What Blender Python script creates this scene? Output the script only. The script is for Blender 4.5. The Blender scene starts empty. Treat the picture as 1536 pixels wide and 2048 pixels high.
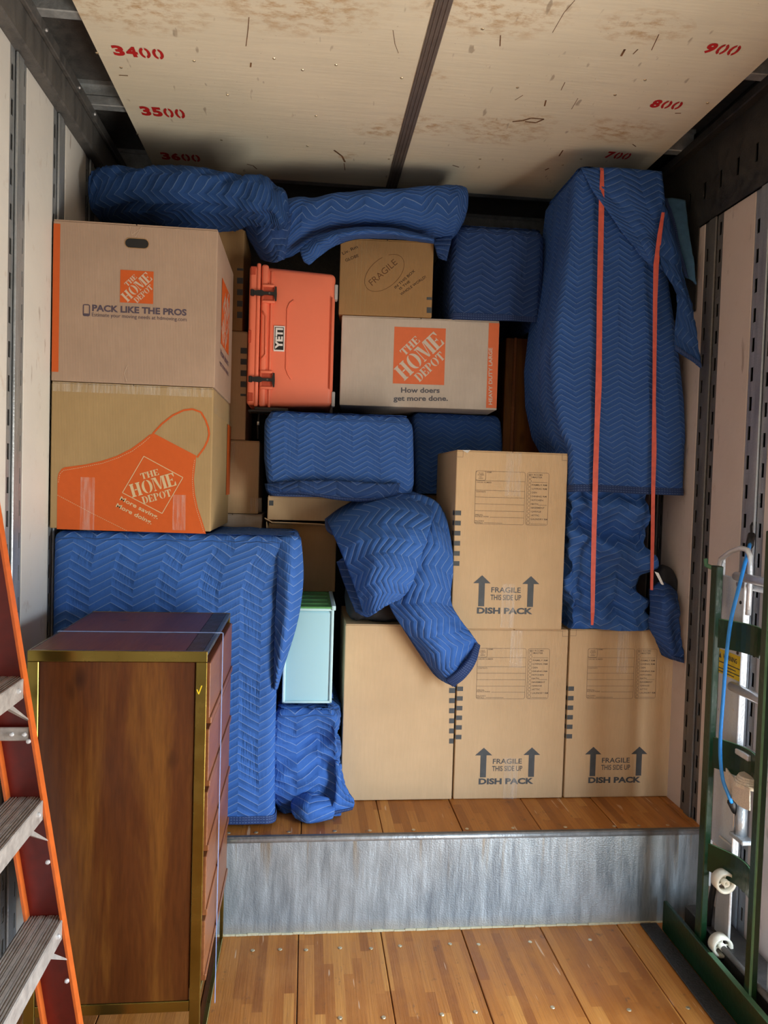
import bpy, bmesh, math, random
from mathutils import Vector, Matrix, noise
random.seed(7)
C = bpy.context.scene.collection
sc = bpy.context.scene
PI = math.pi

# ---------------------------------------------------------------- camera
EYE = 1.666                                   # eye height above the lower floor
FPX = 1500.0                                  # focal length in pixels of the 1536x2048 frame
wy = Vector((-153, 59, -FPX)).normalized()    # truck's depth axis in camera space
e_ = Vector((.026, 1, 0)); wz = (e_ - wy * e_.dot(wy)).normalized()
wx = wy.cross(wz)
R = Matrix((wx, wy, wz))
cd = bpy.data.cameras.new('camera'); cam = bpy.data.objects.new('camera', cd); C.objects.link(cam)
cd.sensor_fit = 'VERTICAL'; cd.sensor_height = 36; cd.lens = FPX / 2048 * 36
cd.clip_start = .02
cam.matrix_world = Matrix.Translation((0, 0, EYE)) @ R.to_4x4()
sc.camera = cam

# ---------------------------------------------------------------- world and light
sc.view_settings.view_transform = 'Standard'; sc.view_settings.look = 'None'
sc.view_settings.gamma = 1; sc.view_settings.use_curve_mapping = False
sc.view_settings.exposure = 0.0
wd = bpy.data.worlds.new('world'); sc.world = wd; wd.use_nodes = True
nt = wd.node_tree; nt.nodes.clear()
wo = nt.nodes.new('ShaderNodeOutputWorld'); bg = nt.nodes.new('ShaderNodeBackground')
gr = nt.nodes.new('ShaderNodeValToRGB'); tcn = nt.nodes.new('ShaderNodeTexCoord'); sx = nt.nodes.new('ShaderNodeSeparateXYZ')
nt.links.new(tcn.outputs['Generated'], sx.inputs[0]); nt.links.new(sx.outputs['Z'], gr.inputs[0])
gr.color_ramp.elements[0].position = 0.0; gr.color_ramp.elements[0].color = (.66, .62, .54, 1)   # pavement bounce
gr.color_ramp.elements[1].position = .03; gr.color_ramp.elements[1].color = (.74, .88, 1.0, 1)     # bright hazy sky
nt.links.new(gr.outputs[0], bg.inputs[0]); bg.inputs[1].default_value = 30.0
nt.links.new(bg.outputs[0], wo.inputs[0])

def portal(loc, rot, sx_, sy_):
    l = bpy.data.lights.new('daylight_portal', 'AREA'); l.shape = 'RECTANGLE'; l.size = sx_; l.size_y = sy_
    l.cycles.is_portal = True
    o = bpy.data.objects.new('daylight_portal', l); C.objects.link(o); o.location = loc; o.rotation_euler = rot
    return o

# ---------------------------------------------------------------- pixel geometry helpers (1536x2048 frame)
XL, XR, ZT, DECK = -.93, 1.575, EYE + 1.42, EYE - 1.302
YSTEP = 2.727
def ray(u, v):
    d = R @ Vector((u - 768, 1024 - v, -FPX)); return d / d.y
def W(u, v, Y):
    d = ray(u, v) * Y; return Vector((d.x, Y, d.z + EYE))
def WX(u, v, X):
    d = ray(u, v); t = X / d.x; return Vector((X, t, d.z * t + EYE))
def WZ(u, v, Z):
    d = ray(u, v); t = (Z - EYE) / d.z; return Vector((d.x * t, t, Z))

# ---------------------------------------------------------------- object helpers
def link(o, parent=None):
    C.objects.link(o)
    if parent is not None: o.parent = parent
    return o
def mesh_obj(name, verts, faces, mat, parent=None, smooth=False, uvs=None):
    me = bpy.data.meshes.new(name); me.from_pydata([tuple(v) for v in verts], [], faces)
    if mat: me.materials.append(mat)
    if smooth: me.polygons.foreach_set('use_smooth', [True] * len(me.polygons))
    if uvs:
        l = me.uv_layers.new(name='UVMap')
        data = []
        for p in me.polygons:
            for vi in p.vertices: data += uvs[vi]
        l.data.foreach_set('uv', data)
    me.update()
    return link(bpy.data.objects.new(name, me), parent)
def bm_obj(name, bm, mat, parent=None, smooth=False):
    me = bpy.data.meshes.new(name); bmesh.ops.recalc_face_normals(bm, faces=bm.faces); bm.to_mesh(me); bm.free()
    if mat: me.materials.append(mat)
    if smooth: me.polygons.foreach_set('use_smooth', [True] * len(me.polygons))
    return link(bpy.data.objects.new(name, me), parent)
def empty(name, loc=(0, 0, 0), rz=0, parent=None):
    o = bpy.data.objects.new(name, None); o.location = loc; o.rotation_euler = (0, 0, rz); o.empty_display_size = .1
    return link(o, parent)
def tag(o, label, cat, group=None):
    o['label'] = label; o['category'] = cat
    if group: o['group'] = group
    return o
def struct(o): o['kind'] = 'structure'; return o
def box(bm, x0, x1, y0, y1, z0, z1, bev=0, seg=1):
    r = bmesh.ops.create_cube(bm, size=1)
    vs = r['verts']
    for v in vs:
        v.co = Vector((x0 if v.co.x < 0 else x1, y0 if v.co.y < 0 else y1, z0 if v.co.z < 0 else z1))
    if bev:
        es = list({e for v in vs for e in v.link_edges})
        bmesh.ops.bevel(bm, geom=es, offset=bev, segments=seg, affect='EDGES', profile=.5)
def bx(name, mat, parent, x0, x1, y0, y1, z0, z1, bev=0, seg=1, smooth=False):
    bm = bmesh.new(); box(bm, x0, x1, y0, y1, z0, z1, bev, seg)
    return bm_obj(name, bm, mat, parent, smooth)
def tube(bm, pts, r, n=8, cap=True):
    pts = [Vector(p) for p in pts]; rings = []
    up = None
    for i, p in enumerate(pts):
        t = (pts[min(i + 1, len(pts) - 1)] - pts[max(i - 1, 0)]).normalized()
        if up is None:
            up = Vector((0, 0, 1)) if abs(t.z) < .9 else Vector((1, 0, 0))
        a = t.cross(up).normalized(); b = a.cross(t).normalized(); up = b
        rr = r[i] if isinstance(r, (list, tuple)) else r
        rings.append([bm.verts.new(p + (a * math.cos(k * 2 * PI / n) + b * math.sin(k * 2 * PI / n)) * rr) for k in range(n)])
    for i in range(len(rings) - 1):
        for k in range(n):
            bm.faces.new((rings[i][k], rings[i][(k + 1) % n], rings[i + 1][(k + 1) % n], rings[i + 1][k]))
    if cap: bm.faces.new(rings[0][::-1]); bm.faces.new(rings[-1])
def tb(name, mat, parent, pts, r, n=8, smooth=True):
    bm = bmesh.new(); tube(bm, pts, r, n); return bm_obj(name, bm, mat, parent, smooth)
def ribbon(name, mat, parent, pts, wvec, width, th, nrm):
    """flat strap along pts, width along wvec, thickness along nrm"""
    vs, fs = [], []
    wvec = Vector(wvec).normalized(); nrm = Vector(nrm).normalized()
    for i, p in enumerate(pts):
        p = Vector(p); w = (width[i] if isinstance(width, (list, tuple)) else width) / 2
        for a, b in ((-1, 0), (1, 0), (1, 1), (-1, 1)): vs.append(p + wvec * w * a + nrm * th * b)
    for i in range(len(pts) - 1):
        for k in range(4):
            a = i * 4 + k; b = i * 4 + (k + 1) % 4
            fs.append((a, b, b + 4, a + 4))
    fs.append((3, 2, 1, 0)); n = len(pts) * 4; fs.append((n - 4, n - 3, n - 2, n - 1))
    return mesh_obj(name, vs, fs, mat, parent)
def cr(p, t):
    """catmull-rom through list p (Vectors) at t in 0..1"""
    n = len(p) - 1; x = min(max(t, 0), .999999) * n; i = int(x); f = x - i
    p0, p1, p2, p3 = p[max(i - 1, 0)], p[i], p[min(i + 1, n)], p[min(i + 2, n)]
    if i == 0: p0 = p1 * 2 - p2 if not isinstance(p1, float) else 2 * p1 - p2
    if i == n - 1: p3 = p2 * 2 - p1
    return .5 * ((2 * p1) + (p2 - p0) * f + (2 * p0 - 5 * p1 + 4 * p2 - p3) * f * f + (3 * p1 - p0 - 3 * p2 + p3) * f ** 3)
def lerp_tab(tab, x):
    if x <= tab[0][0]: return tab[0][1]
    for (a, b), (c, d) in zip(tab, tab[1:]):
        if x <= c:
            t = (x - a) / (c - a); return b + (d - b) * t
    return tab[-1][1]

# ---------------------------------------------------------------- material helper
class G:
    def __init__(s, name):
        s.m = bpy.data.materials.new(name); s.m.use_nodes = True; s.t = s.m.node_tree; s.t.nodes.clear()
        s.out = s.t.nodes.new('ShaderNodeOutputMaterial'); s.b = s.t.nodes.new('ShaderNodeBsdfPrincipled')
        s.t.links.new(s.b.outputs[0], s.out.inputs[0])
    def put(s, sock, v):
        if v is None: return
        if isinstance(v, bpy.types.NodeSocket): s.t.links.new(v, sock)
        elif isinstance(v, (tuple, list)) and len(v) == 3 and sock.type == 'RGBA': sock.default_value = (*v, 1)
        else: sock.default_value = v
    def coord(s, k='Object'):
        return s.t.nodes.new('ShaderNodeTexCoord').outputs[k]
    def sep(s, v):
        n = s.t.nodes.new('ShaderNodeSeparateXYZ'); s.put(n.inputs[0], v); return n.outputs
    def comb(s, x, y, z=0.0):
        n = s.t.nodes.new('ShaderNodeCombineXYZ'); s.put(n.inputs[0], x); s.put(n.inputs[1], y); s.put(n.inputs[2], z); return n.outputs[0]
    def ma(s, op, a, b=None, c=None, clamp=False):
        n = s.t.nodes.new('ShaderNodeMath'); n.operation = op; n.use_clamp = clamp
        s.put(n.inputs[0], a); s.put(n.inputs[1], b); s.put(n.inputs[2], c); return n.outputs[0]
    def mp(s, v, sc=(1, 1, 1), loc=(0, 0, 0), rot=(0, 0, 0)):
        n = s.t.nodes.new('ShaderNodeMapping'); s.put(n.inputs[0], v); n.inputs['Scale'].default_value = sc
        n.inputs['Location'].default_value = loc; n.inputs['Rotation'].default_value = rot; return n.outputs[0]
    def noise(s, v, scale, det=3, rough=.5, dist=0):
        n = s.t.nodes.new('ShaderNodeTexNoise'); s.put(n.inputs['Vector'], v); n.inputs['Scale'].default_value = scale
        n.inputs['Detail'].default_value = det; n.inputs['Roughness'].default_value = rough; n.inputs['Distortion'].default_value = dist
        return n.outputs[0]
    def white(s, v):
        n = s.t.nodes.new('ShaderNodeTexWhiteNoise'); s.put(n.inputs['Vector'], v); return n.outputs[0]
    def vor(s, v, scale, feat='F1'):
        n = s.t.nodes.new('ShaderNodeTexVoronoi'); n.feature = feat; s.put(n.inputs['Vector'], v); n.inputs['Scale'].default_value = scale
        return n.outputs['Distance']
    def ramp(s, f, stops):
        n = s.t.nodes.new('ShaderNodeValToRGB'); s.put(n.inputs[0], f); el = n.color_ramp.elements
        while len(el) < len(stops): el.new(.5)
        for e, (p, c) in zip(el, stops):
            e.position = p; e.color = (*c, 1) if isinstance(c, (tuple, list)) else (c, c, c, 1)
        return n.outputs[0]
    def mix(s, f, a, b, mode='MIX'):
        n = s.t.nodes.new('ShaderNodeMix'); n.data_type = 'RGBA'; n.blend_type = mode
        s.put(n.inputs[0], f); s.put(n.inputs[6], a); s.put(n.inputs[7], b); return n.outputs[2]
    def bump(s, h, dist=.002, st=1.0):
        n = s.t.nodes.new('ShaderNodeBump'); n.inputs['Strength'].default_value = st; n.inputs['Distance'].default_value = dist
        s.put(n.inputs['Height'], h); s.t.links.new(n.outputs[0], s.b.inputs['Normal']); return n
    def set(s, col=None, rough=None, metal=None, spec=None, **k):
        s.put(s.b.inputs['Base Color'], col); s.put(s.b.inputs['Roughness'], rough); s.put(s.b.inputs['Metallic'], metal)
        s.put(s.b.inputs['Specular IOR Level'], spec)
        for a, v in k.items(): s.put(s.b.inputs[a], v)
        return s.m
def plain(name, col, rough=.5, metal=0, var=.12, bs=40, bd=.0006, spec=None, **k):
    g = G(name); n = g.noise(g.coord(), bs, 4)
    c = g.mix(g.ramp(n, [(.3, 0.0), (.7, 1.0)]), tuple(x * (1 - var) for x in col), tuple(min(1, x * (1 + var)) for x in col))
    g.bump(n, bd); return g.set(c, rough, metal, spec, **k)

M = {}
def cardboard(name, base, seed=0):
    g = G(name); co = g.coord(); s = g.sep(co)
    flute = g.ma('SINE', g.ma('MULTIPLY', g.ma('ADD', s[0], s[1]), 2 * PI / .0055))
    blot = g.noise(co, 3.5 + seed, 4, .6); fine = g.noise(g.mp(co, (60, 60, 8)), 1.5, 3)
    c = g.mix(g.ramp(blot, [(.3, 0.), (.7, 1.)]), tuple(x * .90 for x in base), tuple(x * 1.06 for x in base))
    c = g.mix(g.ma('MULTIPLY', g.ramp(fine, [(.35, 0.), (.75, 1.)]), .35), c, tuple(x * .84 for x in base))
    c = g.mix(g.ma('MULTIPLY', g.ma('ADD', flute, 1.0), .012), c, tuple(x * .6 for x in base))
    g.bump(g.ma('ADD', g.ma('MULTIPLY', flute, .10), g.noise(co, 9, 3)), .0022, .5)
    return g.set(c, .78, 0, .25)
M['kraft'] = cardboard('kraft_cardboard', (.60, .43, .26))
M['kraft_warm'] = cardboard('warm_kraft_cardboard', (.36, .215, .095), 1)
M['kraft_grey'] = cardboard('greyish_cardboard', (.42, .30, .225), 2)
M['kraft_pale'] = cardboard('pale_cardboard', (.57, .50, .44), 3)
M['kraft_olive'] = cardboard('glazed_cardboard', (.40, .28, .14), 1.4)
M['inside'] = plain('box_inside_dark', (.05, .035, .02), .9)
M['ink'] = plain('charcoal_ink', (.055, .065, .075), .6)
M['ink_line'] = plain('brown_grey_ink', (.20, .15, .11), .7)
M['marker'] = plain('black_marker', (.03, .015, .01), .6)
M['marker_brown'] = plain('faint_brown_marker', (.14, .06, .02), .6)
M['orange'] = plain('orange_ink', (.58, .098, .010), .5, var=.03)
M['orange_soft'] = plain('soft_orange_ink', (.72, .16, .055), .55, var=.03)
M['knock'] = plain('unprinted_cardboard', (.57, .45, .35), .75, var=.04)
M['knock_tan'] = plain('tan_print', (.62, .48, .29), .7, var=.04)
M['knock_pale'] = plain('pale_unprinted_cardboard', (.62, .55, .48), .75, var=.04)
M['grey_ink'] = plain('grey_ink', (.10, .10, .12), .65)
M['violet_ink'] = plain('violet_grey_ink', (.08, .06, .09), .65)
M['red_stencil'] = plain('red_stencil_paint', (.50, .015, .015), .6)
def tape():
    g = G('clear_packing_tape'); s = g.sep(g.coord())
    w = g.noise(g.mp(g.coord(), (90, 1, 7)), 1.0, 4, .6)
    g.bump(w, .004, .8)
    a = g.ramp(w, [(.40, .05), (.66, .30)])
    return g.set((.88, .84, .78), .12, 0, .6, Alpha=a)
M['tape'] = tape()

def quilt(name, base, thread, scale=1.0, vert=False):
    g = G(name); uv = g.sep(g.coord('UV'))
    U, V = (uv[1], uv[0]) if vert else (uv[0], uv[1])
    per, amp, sp = .158 * scale, .044 * scale, .031 * scale
    wob = g.ma('MULTIPLY', g.ma('SUBTRACT', g.noise(g.coord('UV'), 5, 2), .5), .02)
    tri = g.ma('MULTIPLY', g.ma('PINGPONG', g.ma('ADD', U, wob), per / 2), amp / (per / 2))
    w = g.ma('DIVIDE', g.ma('ADD', V, tri), sp)
    fr = g.ma('FRACT', w)
    d = g.ma('MULTIPLY', g.ma('MINIMUM', fr, g.ma('SUBTRACT', 1.0, fr)), sp)      # metres to the nearest seam
    line = g.ma('SUBTRACT', 1.0, g.ma('DIVIDE', d, .0021 * (scale ** .5)), clamp=True)
    puff = g.ma('POWER', g.ma('DIVIDE', d, sp / 2, clamp=True), .45)
    cr_ = g.noise(g.mp(g.coord('UV'), (150, 22, 1) if not vert else (22, 150, 1)), 1.0, 4, .6)
    cr2 = g.noise(g.mp(g.coord('UV'), (60, 14, 1), rot=(0, 0, .5)), 1.0, 3, .55)
    half = g.ramp(g.ma('FRACT', g.ma('DIVIDE', g.ma('ADD', U, wob), per)), [(.0, 0.), (.08, 1.), (.42, 1.), (.50, 0.)])
    msk = g.ma('MULTIPLY', g.ramp(g.noise(g.coord('UV'), 6, 2), [(.40, 0.12), (.6, 1.)]), g.ma('ADD', .35, g.ma('MULTIPLY', half, .65)))
    h = g.ma('ADD', g.ma('MULTIPLY', puff, .9), g.ma('MULTIPLY', g.ma('MULTIPLY', g.ma('ADD', cr_, cr2), msk), 1.0))
    g.bump(h, .0058 * scale, .9)
    dirt = g.noise(g.coord('UV'), 4, 4, .6)
    c = g.mix(g.ramp(dirt, [(.3, 0.), (.7, 1.)]), tuple(x * .85 for x in base), tuple(min(1, x * 1.12) for x in base))
    c = g.mix(g.ma('MULTIPLY', g.noise(g.coord('UV'), 450, 2), .35), c, tuple(x * .55 for x in base))
    c = g.mix(g.ma('MULTIPLY', line, .8), c, thread)
    return g.set(c, .82, 0, .2)
BL, TH = (.040, .130, .44), (.30, .45, .78)
M['quilt'] = quilt('blue_quilted_cloth', BL, TH)
M['quilt_small'] = quilt('blue_quilted_cloth_fine', (.034, .105, .36), (.24, .37, .66), .72)
M['quilt_side'] = quilt('blue_quilted_cloth_sideways', BL, TH, 1.0, True)
M['quilt_side_small'] = quilt('blue_quilted_cloth_sideways_fine', (.020, .068, .23), (.15, .25, .46), .8, True)  # blue lowered, putting the shade near the ceiling into the cloth
M['quilt_shaded'] = quilt('shaded_blue_quilted_cloth', (.022, .060, .20), (.16, .24, .44), .85)  # shade of dim zones, and the darker back side, put into the blue
M['cloth_plain'] = plain('plain_blue_cloth', (.06, .10, .26), .85, bs=60)
M['teal_cloth'] = plain('teal_blue_cloth', (.05, .14, .26), .85, bs=60)
def hem():
    g = G('navy_hem_binding'); uv = g.sep(g.coord('UV'))
    st = g.ma('LESS_THAN', g.ma('FRACT', g.ma('MULTIPLY', uv[0], 90)), .6)
    l = g.ma('LESS_THAN', g.ma('ABSOLUTE', g.ma('SUBTRACT', g.ma('FRACT', g.ma('MULTIPLY', uv[1], 120)), .5)), .16)
    c = g.mix(g.ma('MULTIPLY', g.ma('MULTIPLY', st, l), .45), (.014, .036, .13), (.12, .19, .36))
    g.bump(g.noise(g.mp(g.coord('UV'), (130, 20, 1)), 1, 2), .002); return g.set(c, .7, 0, .3)
M['hem'] = hem()
M['strap'] = plain('coral_ratchet_strap', (.72, .13, .09), .55)
M['black'] = plain('black_rubber', (.010, .011, .013), .45)
M['black_cloth'] = plain('black_cloth', (.008, .009, .013), .8)
def coral():
    g = G('coral_rotomolded_plastic'); n = g.noise(g.coord(), 900, 2); g.bump(n, .0003)
    return g.set((.90, .22, .125), .36, 0, .5)
M['coral'] = coral()
M['coral_dark'] = plain('coral_recess_shade', (.50, .07, .03), .5)  # darker coral paints recess shade onto blocks that are not sunk in
M['white'] = plain('white_plastic', (.82, .83, .84), .4, var=.04)
M['grey_rubber'] = plain('grey_rubber_foot', (.45, .45, .46), .6)

def plywood():
    g = G('painted_plywood_ceiling'); co = g.coord(); s = g.sep(co)
    big = g.noise(co, 1.6, 4, .6)
    c = g.mix(g.ramp(big, [(.35, 0.), (.7, 1.)]), (.72, .66, .52), (.80, .73, .58))
    gray = g.noise(g.mp(co, (1, 14, 1)), 2.2, 4)
    c = g.mix(g.ma('MULTIPLY', g.ramp(gray, [(.45, 0.), (.8, 1.)]), .25), c, (.55, .50, .42))
    # rusty stains spread about fixed spots
    sp = [(WZ(590, 8, ZT), .30), (WZ(990, 22, ZT), .26), (WZ(685, 310, ZT), .07), (WZ(862, 150, ZT), .07), (WZ(1068, 240, ZT), .10),
          (WZ(1290, 55, ZT), .16), (WZ(850, 250, ZT), .16), (WZ(760, 262, ZT), .12), (WZ(1000, 262, ZT), .22), (WZ(1240, 262, ZT), .2), (WZ(250, 10, ZT), .28)]
    acc = None
    nz = g.noise(g.mp(co, (9, 16, 1)), 2.0, 5, .7)
    nz = g.ramp(nz, [(.46, 0.), (.66, 1.)])
    for p, r in sp:
        dx = g.ma('SUBTRACT', s[0], p.x); dy = g.ma('MULTIPLY', g.ma('SUBTRACT', s[1], p.y), 1.7)
        d = g.ma('SQRT', g.ma('ADD', g.ma('MULTIPLY', dx, dx), g.ma('MULTIPLY', dy, dy)))
        f = g.ma('SUBTRACT', 1.0, g.ma('DIVIDE', d, r), clamp=True)
        acc = f if acc is None else g.ma('MAXIMUM', acc, f)
    f = g.ma('MULTIPLY', g.ma('MULTIPLY', nz, g.ma('POWER', acc, .5)), 1.0, clamp=True)
    c = g.mix(f, c, (.48, .30, .14))
    v = g.noise(g.mp(co, (34, 10, 1), rot=(0, 0, -.5)), 1.0, 2, .4)
    c = g.mix(g.ma('MULTIPLY', g.ramp(v, [(.70, 0.), (.76, 1.)]), .55), c, (.22, .15, .10))
    v2 = g.vor(co, 26); c = g.mix(g.ramp(v2, [(.03, .55), (.06, 0.)]), c, (.30, .2, .12))
    g.bump(g.noise(g.mp(co, (6, 50, 1)), 1.5, 3), .002, .5)
    return g.set(c, .55, 0, .3)
M['ply'] = plywood()
def linerm(name, a, b):
    g = G(name); co = g.coord(); n = g.noise(co, 2.2, 4, .6)
    c = g.mix(g.ramp(n, [(.3, 0.), (.7, 1.)]), a, b)
    v = g.noise(g.mp(co, (1, 30, 8), rot=(.4, 0, 0)), 1.0, 3, .5)
    c = g.mix(g.ma('MULTIPLY', g.ramp(v, [(.66, 0.), (.74, 1.)]), .55), c, (.22, .16, .13))
    c = g.mix(g.ma('MULTIPLY', g.ramp(g.noise(co, 11, 4, .7), [(.60, 0.), (.75, 1.)]), .35), c, (.42, .30, .22))
    g.bump(g.noise(co, 30, 3), .001); return g.set(c, .55, 0, .3)
M['liner'] = linerm('white_wall_liner', (.62, .61, .59), (.70, .69, .66))
M['liner_r'] = linerm('shaded_wall_liner', (.54, .45, .40), (.60, .51, .46))  # dim pinkish bounce light of the right wall put into its colour
def galv(name, a, b, metal=.65, rough=.45, streak=True):
    g = G(name); co = g.coord()
    n = g.noise(g.mp(co, (14, 14, 1.6 if streak else 14)), 2.0, 5, .65); sp = g.vor(co, 140)
    c = g.mix(g.ramp(n, [(.3, 0.), (.72, 1.)]), a, b)
    c = g.mix(g.ma('MULTIPLY', sp, .25), c, tuple(x * .8 for x in a))
    g.bump(g.ma('ADD', n, g.ma('MULTIPLY', sp, .4)), .0014)
    return g.set(c, g.ramp(n, [(.3, rough - .1), (.7, rough + .12)]), metal)
M['galv'] = galv('galvanised_steel', (.30, .33, .36), (.52, .56, .60))
M['galv_dark'] = galv('weathered_steel_rail', (.10, .10, .10), (.20, .19, .18), .4, .55)
M['bow'] = galv('roof_bow_steel', (.35, .38, .40), (.58, .62, .64), .5, .4, False)
M['black_steel'] = galv('black_worn_steel', (.022, .022, .024), (.075, .07, .065), .3, .45, False)  # plates' own black; also paints the dark of gaps behind the load
M['alu'] = galv('aluminium', (.60, .62, .65), (.74, .76, .79), .55, .38)
M['alu_plate'] = galv('aluminium_plate', (.60, .66, .74), (.72, .79, .88), .2, .42)  # bluish daylight from outside put into the base colour
M['alu_dull'] = galv('dull_aluminium', (.34, .31, .29), (.50, .46, .42), .45, .5, False)
M['strip'] = plain('brown_grey_seam_moulding', (.16, .13, .115), .4, .2, bs=20)
def riserm():
    g = G('stained_galvanised_riser'); co = g.coord(); s = g.sep(co)
    n = g.noise(g.mp(co, (26, 26, 3)), 1.6, 5, .7); bigr = g.noise(co, 3, 3)
    c = g.mix(g.ramp(n, [(.3, 0.), (.7, 1.)]), (.22, .29, .36), (.50, .60, .68))  # bluish sky reflection painted into the steel tones
    c = g.mix(g.ma('MULTIPLY', g.ramp(bigr, [(.4, 0.), (.7, 1.)]), .3), c, (.62, .70, .76))
    zt = g.ma('DIVIDE', g.ma('SUBTRACT', s[2], DECK - .2), .2, clamp=True)
    dr = g.noise(g.mp(co, (30, 1, 1.2)), 1.3, 3, .5)
    c = g.mix(g.ma('MULTIPLY', g.ma('MULTIPLY', g.ramp(dr, [(.58, 0.), (.68, 1.)]), zt), .8), c, (.30, .24, .14))
    lo = g.ma('DIVIDE', g.ma('SUBTRACT', .05, s[2]), .05, clamp=True)
    c = g.mix(g.ma('MULTIPLY', g.ma('MULTIPLY', lo, n), .9), c, (.45, .40, .28))
    g.bump(g.ma('ADD', n, g.ma('MULTIPLY', g.vor(co, 170), .3)), .002)
    return g.set(c, g.ramp(n, [(.3, .3), (.7, .5)]), .6)
M['riser'] = riserm()
def floorm():
    g = G('laminated_hardwood_boards'); co = g.coord(); s = g.sep(co)
    ix = g.ma('FLOOR', g.ma('DIVIDE', s[0], .033)); jit = g.white(g.comb(ix, 3.0))
    iy = g.ma('FLOOR', g.ma('ADD', g.ma('DIVIDE', s[1], .55), g.ma('MULTIPLY', jit, 5.0)))
    r = g.white(g.comb(ix, iy, 1.0))
    c = g.ramp(r, [(0., (.28, .090, .016)), (.35, (.40, .140, .024)), (.7, (.48, .185, .036)), (1., (.58, .26, .06))])
    gr_ = g.noise(g.mp(co, (160, 5, 160)), 1.0, 5, .65); c = g.mix(g.ma('MULTIPLY', g.ramp(gr_, [(.35, 0.), (.7, 1.)]), .5), c, (.24, .085, .022))
    worn = g.noise(g.mp(co, (5, 2.5, 1)), 1.5, 5, .65); c = g.mix(g.ma('MULTIPLY', g.ramp(worn, [(.45, 0.), (.75, 1.)]), .45), c, (.60, .27, .085))
    dirt = g.noise(g.mp(co, (14, 9, 1)), 1.6, 5, .75); c = g.mix(g.ma('MULTIPLY', g.ramp(dirt, [(.6, 0.), (.74, 1.)]), .8), c, (.09, .05, .03))
    sc1 = g.noise(g.mp(co, (50, 5, 1), rot=(0, 0, .7)), 1.0, 2, .5); c = g.mix(g.ma('MULTIPLY', g.ramp(sc1, [(.70, 0.), (.73, 1.)]), .6), c, (.72, .52, .36))
    g.bump(g.ma('ADD', gr_, g.ma('MULTIPLY', worn, .5)), .0012)
    return g.set(c, g.ramp(worn, [(.35, .32), (.7, .55)]), 0, .3)
M['floor'] = floorm()
def dressw(name, a, b, c3, axis):
    g = G(name); co = g.coord()
    sc_ = {'z': (9, 9, .9), 'y': (9, .9, 9)}[axis]
    n = g.noise(g.mp(co, sc_), 1.0, 5, .6, .6); f = g.noise(g.mp(co, tuple(x * 12 for x in sc_)), 1.0, 4, .6)
    c = g.ramp(n, [(.25, a), (.5, b), (.72, c3)])
    c = g.mix(g.ma('MULTIPLY', g.ramp(f, [(.4, 0.), (.7, 1.)]), .35), c, tuple(x * .5 for x in a))
    k = g.vor(g.mp(co, (5, 5, 3)), 1.3); c = g.mix(g.ramp(k, [(.04, .7), (.16, 0.)]), c, tuple(x * .35 for x in a))
    g.bump(f, .0005); return g.set(c, .38, 0, .32)
M['walnut'] = dressw('walnut_veneer', (.045, .011, .0025), (.090, .026, .005), (.19, .075, .012), 'z')  # darkened for the chest's camera side, its shade put into the veneer
M['walnut_top'] = dressw('walnut_veneer_top', (.075, .022, .012), (.12, .040, .018), (.16, .06, .026), 'y')
M['walnut_face'] = dressw('walnut_drawer_veneer', (.13, .042, .014), (.18, .060, .02), (.25, .095, .035), 'y')  # paler copy: drawer faces carry the door's daylight in their colour
g = G('aged_brass'); n_ = g.noise(g.mp(g.coord(), (3, 3, 5)), 2, 4); M['brass'] = g.set(g.mix(n_, (.15, .105, .018), (.30, .22, .055)), g.ramp(n_, [(.3, .18), (.7, .32)]), .9)
M['fib'] = plain('orange_fibreglass', (.50, .10, .014), .45)
M['fib_red'] = plain('shaded_red_fibreglass_web', (.15, .008, .004), .45)  # red lowered so the shade on the web sits in the colour
M['green'] = plain('dark_green_gloss_paint', (.002, .024, .007), .3, bs=60, bd=.001)  # own dark green, lowered further with shade of the side facing away
M['green_pale'] = plain('pale_green_highlight_and_hook', (.08, .20, .11), .5)  # paints edge highlights; also the hook's own light green
M['rubber_mat'] = plain('black_rubber_strip', (.03, .03, .032), .6, var=.5, bs=120, bd=.002)
M['blue_cord'] = plain('bright_blue_cord', (.02, .25, .75), .4)
M['yellow'] = plain('yellow_sticker', (.80, .58, .02), .45)
M['webbing'] = plain('cream_webbing', (.66, .58, .47), .8, bs=200)
M['nylon'] = plain('ivory_nylon', (.70, .68, .58), .45)
M['rust'] = plain('dark_rusty_wall', (.10, .055, .035), .8, var=.6, bs=50)
g = G('translucent_bin_plastic'); M['bin'] = g.set((.44, .76, .88), .32, 0, .5, **{'Transmission Weight': .18, 'Subsurface Weight': .0})
M['bin_rim'] = plain('milky_bin_rim', (.50, .74, .80), .4, var=.04)
M['lid_green'] = plain('green_lid_plastic', (.10, .33, .11), .45)
M['screw'] = plain('worn_screw_head', (.55, .45, .30), .35, .7)
M['bstrap'] = plain('pale_blue_band', (.30, .42, .75), .3)

KEEP = {}
def root(name, loc):
    """an Empty at the thing's base whose parts are written in world coordinates"""
    o = empty(name, loc); KEEP[o.name] = Vector(loc); return o
_link = link
def link(o, parent=None):
    C.objects.link(o)
    if parent is not None:
        o.parent = parent
        if parent.name in KEEP: o.matrix_parent_inverse = Matrix.Translation(-KEEP[parent.name])
    return o

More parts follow.
